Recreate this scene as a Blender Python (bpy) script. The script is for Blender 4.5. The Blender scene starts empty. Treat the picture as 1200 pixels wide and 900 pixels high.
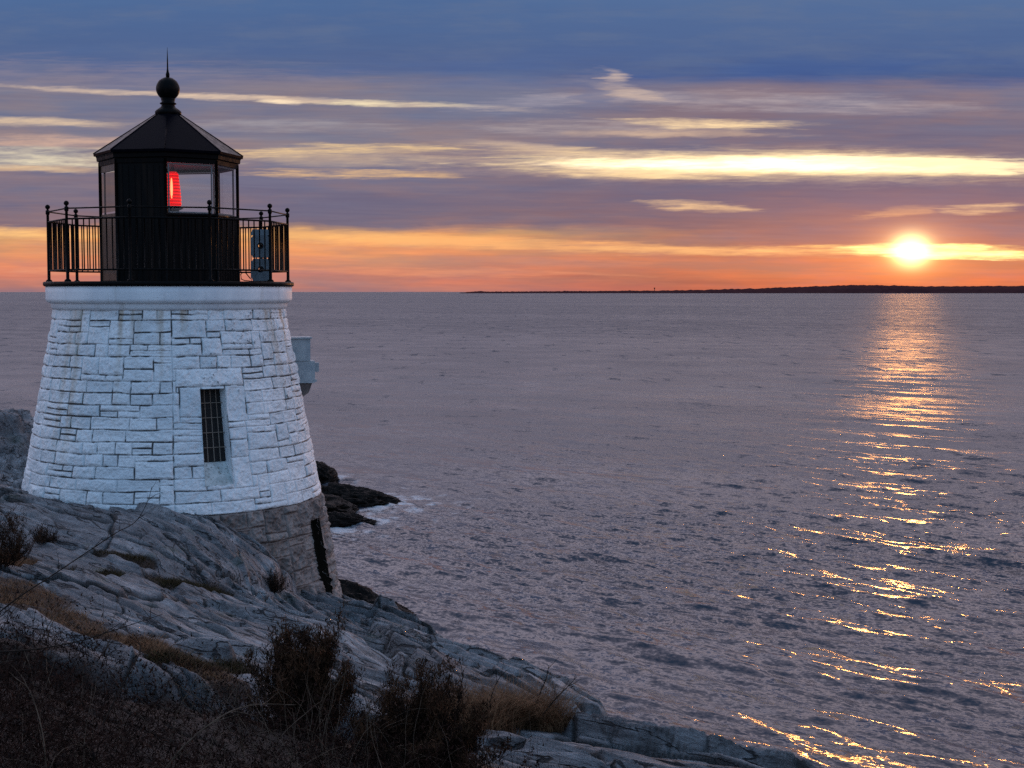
import bpy, bmesh, math, random
import numpy as np
from mathutils import Vector, Matrix

random.seed(7)
RNG = np.random.default_rng(11)
scene = bpy.context.scene
COL = scene.collection
R = math.radians

# ------------------------------------------------------------------ camera
H = 10.3                      # eye height above the water
F = 1667.0                    # focal length in photo pixels (1200 wide)
PITCH = math.atan(108.2 / F)
SP, CP = math.sin(PITCH), math.cos(PITCH)


def at(px, py, Y):
    """Place seen at photo position (px, py), Y metres ahead of the viewpoint."""
    a, v = (px - 600) / F, (450 - py) / F
    dx, dy, dz = a, CP + v * SP, -SP + v * CP
    t = Y / dy
    return Vector((dx * t, Y, H + dz * t))


cam_d = bpy.data.cameras.new('camera')
cam = bpy.data.objects.new('camera', cam_d)
COL.objects.link(cam)
cam.location = (0, 0, H)
cam.rotation_euler = (math.pi / 2 - PITCH, 0, 0)
cam_d.sensor_width = 36
cam_d.lens = 36 * F / 1200
cam_d.clip_start = 0.05
cam_d.clip_end = 90000
scene.camera = cam

# ------------------------------------------------------------------ object helpers


def tag(o, label=None, cat=None, group=None, kind=None):
    if label: o['label'] = label
    if cat: o['category'] = cat
    if group: o['group'] = group
    if kind: o['kind'] = kind
    return o


def empty(name, loc, rz=0.0):
    o = bpy.data.objects.new(name, None)
    COL.objects.link(o)
    o.location = loc
    o.rotation_euler = (0, 0, rz)
    o.empty_display_size = 0.2
    return o


def link_mesh(name, me, mat, parent=None):
    o = bpy.data.objects.new(name, me)
    COL.objects.link(o)
    if mat is not None:
        me.materials.append(mat)
    if parent is not None:
        o.parent = parent
    return o


class MB:
    def __init__(s):
        s.v, s.f, s.sm = [], [], []

    def add(s, vs, fs, smooth=False):
        b = len(s.v)
        s.v.extend([tuple(p) for p in vs])
        for f in fs:
            s.f.append(tuple(b + i for i in f))
            s.sm.append(smooth)

    def box(s, c, size, M=None):
        x, y, z = (k / 2 for k in size)
        vs = [Vector((a, b, d)) for d in (-z, z) for a, b in ((-x, -y), (x, -y), (x, y), (-x, y))]
        if M is not None: vs = [M @ p for p in vs]
        vs = [p + Vector(c) for p in vs]
        s.add(vs, [(3, 2, 1, 0), (4, 5, 6, 7), (0, 1, 5, 4), (1, 2, 6, 5), (2, 3, 7, 6), (3, 0, 4, 7)])

    def tube(s, pts, rad, n=8, cap=True, smooth=True):
        pts = [Vector(p) for p in pts]
        m = len(pts)
        rads = rad if hasattr(rad, '__len__') else [rad] * m
        vs, fs = [], []
        t0 = (pts[1] - pts[0]).normalized()
        up = Vector((0, 0, 1)) if abs(t0.z) < 0.9 else Vector((1, 0, 0))
        for i, p in enumerate(pts):
            t = (pts[min(i + 1, m - 1)] - pts[max(i - 1, 0)]).normalized()
            a = t.cross(up)
            if a.length < 1e-4: a = t.cross(Vector((0, 1, 0.3)))
            a.normalize()
            b = t.cross(a)
            for k in range(n):
                w = 2 * math.pi * k / n
                vs.append(p + (a * math.cos(w) + b * math.sin(w)) * rads[i])
        for i in range(m - 1):
            for k in range(n):
                k2 = (k + 1) % n
                fs.append((i * n + k, i * n + k2, (i + 1) * n + k2, (i + 1) * n + k))
        if cap:
            fs.append(tuple(range(n)))
            fs.append(tuple((m - 1) * n + k for k in reversed(range(n))))
        s.add(vs, fs, smooth)

    def lathe(s, prof, n=48, c=(0, 0, 0), rot=0.0, smooth=True):
        """prof: list of (radius, z)"""
        vs, fs = [], []
        for r, z in prof:
            for k in range(n):
                w = rot + 2 * math.pi * k / n
                vs.append((c[0] + r * math.sin(w), c[1] - r * math.cos(w), c[2] + z))
        m = len(prof)
        for i in range(m - 1):
            for k in range(n):
                k2 = (k + 1) % n
                fs.append((i * n + k, i * n + k2, (i + 1) * n + k2, (i + 1) * n + k))
        fs.append(tuple(reversed(range(n))))
        fs.append(tuple((m - 1) * n + k for k in range(n)))
        s.add(vs, fs, smooth)

    def ball(s, c, r, n=16, m=10):
        prof = [(max(1e-4, r * math.sin(math.pi * i / m)), -r * math.cos(math.pi * i / m)) for i in range(m + 1)]
        s.lathe(prof, n, c)

    def build(s, name, mat, parent=None):
        me = bpy.data.meshes.new(name)
        me.from_pydata(s.v, [], s.f)
        me.polygons.foreach_set('use_smooth', s.sm)
        me.update()
        return link_mesh(name, me, mat, parent)


def polar(th, r, z):
    return Vector((r * math.sin(th), -r * math.cos(th), z))


def np_mesh(name, V, Fq, mat, parent=None, smooth=True, attrs=None):
    """quick mesh from numpy arrays: V (n,3), Fq (m,4) or (m,3)"""
    me = bpy.data.meshes.new(name)
    n, m, k = len(V), len(Fq), Fq.shape[1]
    me.vertices.add(n)
    me.vertices.foreach_set('co', np.ascontiguousarray(V, dtype=np.float32).ravel())
    me.loops.add(m * k)
    me.loops.foreach_set('vertex_index', np.ascontiguousarray(Fq, dtype=np.int32).ravel())
    me.polygons.add(m)
    me.polygons.foreach_set('loop_start', np.arange(0, m * k, k, dtype=np.int32))
    me.polygons.foreach_set('use_smooth', np.full(m, smooth))
    me.update(calc_edges=True)
    me.validate()
    for an, av in (attrs or {}).items():
        a = me.attributes.new(an, 'FLOAT', 'POINT')
        a.data.foreach_set('value', np.ascontiguousarray(av, dtype=np.float32).ravel())
    return link_mesh(name, me, mat, parent)


def grid_faces(ni, nj, wrap=False):
    i = np.arange(ni - 1)[:, None]
    j = np.arange(nj if wrap else nj - 1)[None, :]
    j2 = (j + 1) % nj
    a = i * nj + j
    b = i * nj + j2
    c = (i + 1) * nj + j2
    d = (i + 1) * nj + j
    return np.stack([a + 0 * j, b + 0 * i, c + 0 * i, d + 0 * j], -1).reshape(-1, 4)


# ------------------------------------------------------------------ numpy noise
def _hash(ix, iy, iz, seed):
    h = (ix.astype(np.uint32) * np.uint32(374761393) + iy.astype(np.uint32) * np.uint32(668265263)
         + iz.astype(np.uint32) * np.uint32(2147483647) + np.uint32(seed * 974711 & 0xffffffff))
    h = (h ^ (h >> np.uint32(13))) * np.uint32(1274126177)
    h = (h ^ (h >> np.uint32(15))) * np.uint32(2246822519)
    return ((h ^ (h >> np.uint32(16))) & np.uint32(0xffffff)).astype(np.float64) / 0xffffff


def vnoise(x, y, z=None, seed=1):
    x = np.asarray(x, float); y = np.asarray(y, float)
    z = np.zeros_like(x) if z is None else np.asarray(z, float)
    with np.errstate(over='ignore'):
        ix, iy, iz = (np.floor(k).astype(np.int64) for k in (x, y, z))
        fx, fy, fz = x - ix, y - iy, z - iz
        fx, fy, fz = (t * t * t * (t * (t * 6 - 15) + 10) for t in (fx, fy, fz))
        out = 0
        for a in (0, 1):
            wa = fx if a else 1 - fx
            for b in (0, 1):
                wb = fy if b else 1 - fy
                for c in (0, 1):
                    wc = fz if c else 1 - fz
                    out = out + wa * wb * wc * _hash(ix + a, iy + b, iz + c, seed)
    return out * 2 - 1


def fbm(x, y, z=None, oct=4, seed=1, gain=0.5):
    s, a, t = 0, 1.0, 0
    z = np.zeros_like(np.asarray(x, float)) if z is None else z
    for o in range(oct):
        s = s + a * vnoise(x * 2 ** o + 13.7 * o, y * 2 ** o + 7.1 * o, z * 2 ** o, seed + o)
        t += a
        a *= gain
    return s / t


def sstep(a, b, x):
    t = np.clip((x - a) / (b - a), 0, 1)
    return t * t * (3 - 2 * t)


# ------------------------------------------------------------------ material helpers
class NT:
    def __init__(s, tree):
        s.t = tree
        s.n, s.l = tree.nodes, tree.links

    def new(s, typ, **kw):
        nd = s.n.new(typ)
        for k, v in kw.items(): setattr(nd, k, v)
        return nd

    def put(s, sock, val):
        if isinstance(val, bpy.types.NodeSocket): s.l.new(val, sock)
        else: sock.default_value = val

    def m(s, op, a, b=0.0, c=None, clamp=False):
        nd = s.new('ShaderNodeMath', operation=op, use_clamp=clamp)
        s.put(nd.inputs[0], a); s.put(nd.inputs[1], b)
        if c is not None: s.put(nd.inputs[2], c)
        return nd.outputs[0]

    def maprange(s, x, a, b, c=0.0, d=1.0, smooth=True):
        nd = s.new('ShaderNodeMapRange', interpolation_type='SMOOTHSTEP' if smooth else 'LINEAR')
        s.put(nd.inputs[0], x)
        for i, k in enumerate((a, b, c, d)): s.put(nd.inputs[i + 1], k)
        return nd.outputs[0]

    def mix(s, f, a, b, blend='MIX'):
        nd = s.new('ShaderNodeMix', data_type='RGBA', blend_type=blend)
        s.put(nd.inputs[0], f)
        s.put(nd.inputs[6], a if isinstance(a, bpy.types.NodeSocket) else (*a, 1))
        s.put(nd.inputs[7], b if isinstance(b, bpy.types.NodeSocket) else (*b, 1))
        return nd.outputs[2]

    def xyz(s, x, y, z=0.0):
        nd = s.new('ShaderNodeCombineXYZ')
        s.put(nd.inputs[0], x); s.put(nd.inputs[1], y); s.put(nd.inputs[2], z)
        return nd.outputs[0]

    def sep(s, v):
        nd = s.new('ShaderNodeSeparateXYZ')
        s.l.new(v, nd.inputs[0])
        return nd.outputs

    def noise(s, vec, scale=1.0, detail=4.0, rough=0.55, dist=0.0, color=False):
        nd = s.new('ShaderNodeTexNoise')
        if vec is not None: s.l.new(vec, nd.inputs['Vector'])
        nd.inputs['Scale'].default_value = scale
        nd.inputs['Detail'].default_value = detail
        nd.inputs['Roughness'].default_value = rough
        nd.inputs['Distortion'].default_value = dist
        return nd.outputs['Color' if color else 'Fac']

    def vmul(s, v, k):
        nd = s.new('ShaderNodeVectorMath', operation='MULTIPLY')
        s.put(nd.inputs[0], v); nd.inputs[1].default_value = k
        return nd.outputs[0]

    def vadd(s, a, b):
        nd = s.new('ShaderNodeVectorMath', operation='ADD')
        s.put(nd.inputs[0], a); s.put(nd.inputs[1], b)
        return nd.outputs[0]

    def attr(s, name):
        return s.new('ShaderNodeAttribute', attribute_name=name).outputs['Fac']

    def ramp(s, x, stops):
        nd = s.new('ShaderNodeValToRGB')
        e = nd.color_ramp.elements
        while len(e) < len(stops): e.new(0.5)
        for k, (p, c) in zip(e, stops):
            k.position = p
        for k, (p, c) in zip(e, stops):
            k.color = (*c, 1)
        s.put(nd.inputs[0], x)
        return nd.outputs[0]

    def bump(s, h, strength=0.5, dist=0.05):
        nd = s.new('ShaderNodeBump')
        s.l.new(h, nd.inputs['Height'])
        nd.inputs['Strength'].default_value = strength
        nd.inputs['Distance'].default_value = dist
        return nd.outputs[0]


def material(name, rough=0.6, color=(0.5, 0.5, 0.5), metallic=0.0, spec=0.5):
    m = bpy.data.materials.new(name)
    m.use_nodes = True
    t = NT(m.node_tree)
    b = t.n['Principled BSDF']
    b.inputs['Base Color'].default_value = (*color, 1)
    b.inputs['Roughness'].default_value = rough
    b.inputs['Metallic'].default_value = metallic
    b.inputs['Specular IOR Level'].default_value = spec
    return m, t, b


def pos(t):
    return t.new('ShaderNodeNewGeometry').outputs['Position']


# white paint on stone
M_white, t, b = material('white_painted_stone', 0.62)
p = pos(t)
n1 = t.noise(p, 1.7, 5)
n2 = t.noise(p, 24, 5, 0.65)
c = t.mix(t.maprange(n1, 0.32, 0.68), (0.70, 0.73, 0.74), (0.84, 0.85, 0.84))
c = t.mix(t.m('MULTIPLY', t.maprange(n2, 0.48, 0.66), 0.5), c, (0.45, 0.48, 0.49))
c = t.mix(t.attr('tone'), c, (0.55, 0.60, 0.62))
c = t.mix(t.attr('stain'), c, (0.36, 0.25, 0.13))
c = t.mix(t.attr('gap'), c, (0.035, 0.03, 0.028))
t.l.new(c, b.inputs['Base Color'])
t.l.new(t.bump(t.noise(p, 55, 5, 0.65), 0.55, 0.012), b.inputs['Normal'])

# plain white paint (cornice)
M_cornice, t, b = material('white_cornice_paint', 0.55)
p = pos(t)
n1 = t.noise(p, 2.2, 5)
c = t.mix(t.maprange(n1, 0.35, 0.7), (0.80, 0.82, 0.82), (0.66, 0.69, 0.71))
x, y, z = t.sep(p)
st = t.noise(t.xyz(t.m('MULTIPLY', x, 7), t.m('MULTIPLY', y, 7), t.m('MULTIPLY', z, 0.6)), 1.0, 4)
c = t.mix(t.m('MULTIPLY', t.maprange(st, 0.55, 0.75), 0.4), c, (0.40, 0.36, 0.30))
n3 = t.noise(p, 60, 2)
c = t.mix(t.maprange(n3, 0.70, 0.74), c, (0.12, 0.10, 0.09))
t.l.new(c, b.inputs['Base Color'])
t.l.new(t.bump(t.noise(p, 25, 5), 0.3, 0.01), b.inputs['Normal'])

# grey granite of the base
M_granite, t, b = material('brown_grey_granite', 0.8)
p = pos(t)
c = t.ramp(t.noise(p, 2.6, 6, 0.6), [(0.3, (0.085, 0.068, 0.062)), (0.5, (0.17, 0.14, 0.125)), (0.72, (0.29, 0.245, 0.225))])
c = t.mix(t.maprange(t.noise(p, 70, 3), 0.55, 0.72), c, (0.08, 0.07, 0.07))
c = t.mix(t.attr('tone'), c, (0.34, 0.29, 0.26))
c = t.mix(t.attr('stain'), c, (0.10, 0.075, 0.05))
c = t.mix(t.attr('gap'), c, (0.05, 0.042, 0.04))
t.l.new(c, b.inputs['Base Color'])
t.l.new(t.bump(t.noise(p, 26, 6, 0.65), 0.7, 0.02), b.inputs['Normal'])

# black iron
M_iron, t, b = material('black_iron', 0.55, spec=0.06)
p = pos(t)
n1 = t.noise(p, 14, 4)
t.l.new(t.mix(t.maprange(n1, 0.5, 0.75), (0.003, 0.003, 0.003), (0.010, 0.006, 0.005)), b.inputs['Base Color'])
t.l.new(t.maprange(n1, 0.3, 0.7, 0.35, 0.6), b.inputs['Roughness'])

M_roofm, t, b = material('roof_sheet_metal', 0.38, spec=0.01)
p = pos(t)
n1 = t.noise(p, 9, 4)
t.l.new(t.mix(n1, (0.0015, 0.0015, 0.003), (0.004, 0.004, 0.007)), b.inputs['Base Color'])
t.l.new(t.maprange(n1, 0.3, 0.7, 0.22, 0.36), b.inputs['Roughness'])

M_blackwall, t, b = material('black_painted_wall', 0.75, spec=0.1)
x, y, z = t.sep(pos(t))
n1 = t.noise(t.xyz(t.m('MULTIPLY', x, 12), t.m('MULTIPLY', y, 12), t.m('MULTIPLY', z, 0.9)), 1, 4)
t.l.new(t.mix(t.maprange(n1, 0.45, 0.7), (0.004, 0.004, 0.004), (0.012, 0.008, 0.006)), b.inputs['Base Color'])

M_brown, t, b = material('streaked_brown_panel', 0.4, spec=0.3)  # brown with vertical streaks of varying tone
x, y, z = t.sep(pos(t))
n1 = t.noise(t.xyz(t.m('MULTIPLY', x, 10), t.m('MULTIPLY', y, 10), t.m('MULTIPLY', z, 1.2)), 1, 4)
t.l.new(t.ramp(n1, [(0.3, (0.03, 0.017, 0.010)), (0.55, (0.085, 0.048, 0.026)), (0.75, (0.15, 0.09, 0.05))]), b.inputs['Base Color'])

M_ceiling, t, b = material('lantern_ceiling_paint', 0.6, (0.55, 0.5, 0.5))

M_darkgap, t, b = material('dark_interior', 0.9, (0.012, 0.010, 0.009))
M_sill, t, b = material('stained_sill_paint', 0.7)
p = pos(t)
c = t.mix(t.maprange(t.noise(p, 7, 5), 0.35, 0.7), (0.34, 0.38, 0.37), (0.55, 0.58, 0.56))
c = t.mix(t.maprange(t.noise(p, 26, 4), 0.56, 0.7), c, (0.16, 0.14, 0.11))
t.l.new(c, b.inputs['Base Color'])
M_slit, t, b = material('shaded_slit_stone', 0.9, (0.016, 0.012, 0.008), spec=0.1)  # granite reveal with the recess shade put into its colour
M_bars, t, b = material('rusty_bars', 0.7)
p = pos(t)
t.l.new(t.mix(t.noise(p, 20, 3), (0.12, 0.10, 0.085), (0.22, 0.17, 0.12)), b.inputs['Base Color'])

M_boxpaint, t, b = material('blue_grey_housing_paint', 0.5)
p = pos(t)
c = t.mix(t.maprange(t.noise(p, 6, 5), 0.35, 0.7), (0.36, 0.40, 0.41), (0.26, 0.30, 0.32))
c = t.mix(t.maprange(t.noise(p, 40, 3), 0.66, 0.72), c, (0.10, 0.09, 0.08))
t.l.new(c, b.inputs['Base Color'])

M_whitemetal, t, b = material('cabinet_paint', 0.42)
p = pos(t)
c = t.mix(t.maprange(t.noise(p, 9, 5), 0.4, 0.7), (0.13, 0.15, 0.165), (0.08, 0.095, 0.105))
t.l.new(c, b.inputs['Base Color'])

# glazing
M_glass = bpy.data.materials.new('lantern_glass')
M_glass.use_nodes = True
t = NT(M_glass.node_tree)
out = t.n['Material Output']
t.n.remove(t.n['Principled BSDF'])
tr = t.new('ShaderNodeBsdfTransparent'); tr.inputs[0].default_value = (0.93, 0.96, 0.95, 1)
gl = t.new('ShaderNodeBsdfGlossy'); gl.inputs['Roughness'].default_value = 0.02
lw = t.new('ShaderNodeLayerWeight'); lw.inputs[0].default_value = 0.5
frs = t.m('MULTIPLY_ADD', t.m('POWER', lw.outputs['Facing'], 4.0), 0.5, 0.03)
mx = t.new('ShaderNodeMixShader')
t.l.new(frs, mx.inputs[0]); t.l.new(tr.outputs[0], mx.inputs[1]); t.l.new(gl.outputs[0], mx.inputs[2])
t.l.new(mx.outputs[0], out.inputs[0])


def emit(name, color, strength):
    m = bpy.data.materials.new(name)
    m.use_nodes = True
    b = m.node_tree.nodes['Principled BSDF']
    b.inputs['Base Color'].default_value = (*[k * 0.4 for k in color], 1)
    b.inputs['Emission Color'].default_value = (*color, 1)
    b.inputs['Emission Strength'].default_value = strength
    b.inputs['Roughness'].default_value = 0.2
    return m


M_redlens = emit('red_lens_lit', (1.0, 0.003, 0.002), 1.0)
t = NT(M_redlens.node_tree)
b = t.n['Principled BSDF']
lx, ly, lz = t.sep(t.new('ShaderNodeTexCoord').outputs['Object'])
ringv = t.m('SINE', t.m('MULTIPLY', lz, 120.0))
t.l.new(t.m('MULTIPLY_ADD', ringv, 0.40, 0.85), b.inputs['Emission Strength'])
b.inputs['Base Color'].default_value = (0.12, 0.002, 0.002, 1)
b.inputs['Specular IOR Level'].default_value = 0.15
M_redcore = emit('red_lens_bright_core', (1.0, 0.12, 0.05), 5.0)

# rock
# strike of the layers
STR = Vector((0.5, -0.866, 0)); STN = Vector((0.866, 0.5, 0))
M_rock, t, b = material('layered_shore_rock', 0.72, spec=0.35)
p = pos(t)
x, y, z = t.sep(p)
cc = t.m('ADD', t.m('MULTIPLY', x, 0.69), t.m('MULTIPLY', y, 0.72))
ll = t.m('ADD', t.m('MULTIPLY', x, 0.72), t.m('MULTIPLY', y, -0.69))
sv = t.xyz(t.m('MULTIPLY', cc, 5.5), t.m('MULTIPLY', ll, 0.5), t.m('MULTIPLY', z, 5.0))
nA = t.noise(sv, 1.0, 8, 0.65, 0.35)
nB = t.noise(p, 0.8, 6, 0.6)
nC = t.noise(p, 26, 5, 0.65)
nD = t.noise(sv, 3.6, 6, 0.7, 0.6)
c = t.ramp(nA, [(0.28, (0.042, 0.039, 0.041)), (0.42, (0.14, 0.135, 0.138)), (0.54, (0.27, 0.263, 0.268)), (0.70, (0.47, 0.465, 0.47))])
c = t.mix(t.m('MULTIPLY', t.maprange(nB, 0.42, 0.62), 0.7), c, (0.12, 0.115, 0.122))
c = t.mix(t.m('MULTIPLY', t.maprange(nC, 0.50, 0.70), 0.5), c, (0.30, 0.305, 0.30))
c = t.mix(t.m('MULTIPLY', t.maprange(nD, 0.58, 0.68), 0.8), c, (0.03, 0.028, 0.03))
sv2 = t.xyz(t.m('MULTIPLY', cc, 3.6), t.m('MULTIPLY', ll, 0.30), t.m('MULTIPLY', z, 3.4))
nE = t.noise(sv2, 1.0, 4, 0.5, 0.3)
line = t.maprange(t.m('ABSOLUTE', t.m('SUBTRACT', nE, 0.5)), 0.003, 0.016, 1.0, 0.0)
c = t.mix(t.m('MULTIPLY', line, 0.9), c, (0.016, 0.015, 0.016))
nF = t.noise(t.xyz(t.m('MULTIPLY', cc, 0.9), t.m('MULTIPLY', ll, 1.9), z), 1.0, 3, 0.55, 0.4)
line2 = t.maprange(t.m('ABSOLUTE', t.m('SUBTRACT', nF, 0.5)), 0.002, 0.010, 1.0, 0.0)
c = t.mix(t.m('MULTIPLY', line2, 0.30), c, (0.016, 0.015, 0.016))
lich = t.maprange(t.noise(p, 1.6, 5), 0.58, 0.72)
c = t.mix(t.m('MULTIPLY', lich, 0.45), c, (0.13, 0.155, 0.12))
soil = t.ramp(t.noise(p, 11, 6, 0.7), [(0.3, (0.010, 0.006, 0.004)), (0.55, (0.028, 0.015, 0.009)), (0.75, (0.065, 0.034, 0.019))])
c = t.mix(t.attr('crack'), c, (0.022, 0.019, 0.017))
c = t.mix(t.attr('soil'), c, soil)
wet = t.maprange(z, 1.0, 3.6, 1.0, 0.0)
c = t.mix(wet, c, (0.012, 0.010, 0.009))
t.l.new(c, b.inputs['Base Color'])
hh = t.m('ADD', t.m('SUBTRACT', t.m('MULTIPLY', nA, 1.0), t.m('MULTIPLY', line, 0.25)), t.m('ADD', t.m('MULTIPLY', nD, 0.5), t.m('MULTIPLY', nC, 0.22)))
t.l.new(t.bump(hh, 1.0, 0.14), b.inputs['Normal'])

M_wetrock, t, b = material('wet_black_rock', 0.7, spec=0.12)
p = pos(t)
c = t.mix(t.noise(p, 2.5, 6), (0.004, 0.0035, 0.003), (0.014, 0.010, 0.008))
t.l.new(c, b.inputs['Base Color'])
t.l.new(t.bump(t.noise(p, 5, 7, 0.65), 0.9, 0.2), b.inputs['Normal'])


def plant_mat(name, c1, c2, scale=18):
    m, t, b = material(name, 0.85, spec=0.1)
    p = pos(t)
    t.l.new(t.mix(t.maprange(t.noise(p, scale, 4), 0.3, 0.7), c1, c2), b.inputs['Base Color'])
    return m


M_bramble = plant_mat('bramble_stems', (0.005, 0.0026, 0.002), (0.028, 0.011, 0.007), 7)
M_palestem = plant_mat('dead_pale_stems', (0.05, 0.035, 0.024), (0.12, 0.085, 0.06))
M_drygrass = plant_mat('dry_grass', (0.07, 0.035, 0.018), (0.23, 0.12, 0.062), 5)
M_darkgrass = plant_mat('dark_turf', (0.022, 0.017, 0.008), (0.06, 0.042, 0.018), 6)
M_juniper = plant_mat('juniper_foliage', (0.007, 0.004, 0.003), (0.085, 0.040, 0.020), 9)
M_twig = plant_mat('dark_twig', (0.014, 0.010, 0.008), (0.03, 0.02, 0.015))

M_farland, t, b = material('far_wooded_land', 0.95, spec=0.0)
p = pos(t)
t.l.new(t.mix(t.noise(p, 0.02, 5), (0.03, 0.012, 0.014), (0.085, 0.035, 0.036)), b.inputs['Base Color'])

# ------------------------------------------------------------------ lighthouse
AX = at(200.3, 335, 24.0)
ALPHA = math.atan2(-AX.x, AX.y)
ZT = 10.04                     # top of the painted masonry
ZP = 6.86                      # lower edge of the white paint
ZB = 4.0                       # foot of the granite base (below ground)


def r_tower(z):
    z = np.asarray(z, float)
    up = 1.885 + (ZT - z) * 0.187
    return np.where(z < ZP, 1.885 + (ZT - ZP) * 0.187 + (ZP - z) * 0.172, up)


lighthouse = empty('lighthouse', (AX.x, AX.y, 0), ALPHA)
tag(lighthouse, 'squat white stone lighthouse with black lantern room and railed gallery on the rocks', 'lighthouse')
LH = lighthouse


def ashlar(umax, vmax, du, dv, seed, forced=(), hw=((1, .16), (2, .76), (3, .08)), ww=(5, 13), wmin=4):
    """pack rectangular blocks on a wrapped grid; returns arrays giving each cell's block"""
    rg = random.Random(seed)
    nu, nv = int(round(umax / du)), int(round(vmax / dv))
    ID = -np.ones((nv, nu), int)
    rects = []
    for (u0, u1, v0, v1) in forced:
        a0, a1, b0, b1 = (int(round(k)) for k in (u0 / du, u1 / du, v0 / dv, v1 / dv))
        ID[b0:b1, [k % nu for k in range(a0, a1)]] = len(rects)
        rects.append((a0, a1, b0, b1))
    for j in range(nv):
        i = 0
        while i < nu:
            if ID[j, i] >= 0:
                i += 1; continue
            h = rg.choices([k for k, _ in hw], [w for _, w in hw])[0]
            if j % 2 and h == 2 and hw[1][1] > .55: h = rg.choice((1, 1, 1, 3))
            h = min(h, nv - j)
            w = 0
            want = rg.randint(*ww)
            if h == 1: want = max(want, wmin + 2)
            if h == 3: want = max(want, wmin + 3)
            while w < want and i + w < nu and (ID[j:j + h, i + w] < 0).all(): w += 1
            if w == 0:
                h = 1
                while w < want and i + w < nu and ID[j, i + w] < 0: w += 1
            rest = 0
            while i + w + rest < nu and ID[j, i + w + rest] < 0 and rest < wmin: rest += 1
            if 0 < rest < wmin:
                if (ID[j:j + h, i + w:i + w + rest] < 0).all(): w += rest
            ID[j:j + h, i:i + w] = len(rects)
            rects.append((i, i + w, j, j + h))
            i += w
    return ID, np.array(rects, float), nu, nv


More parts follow.
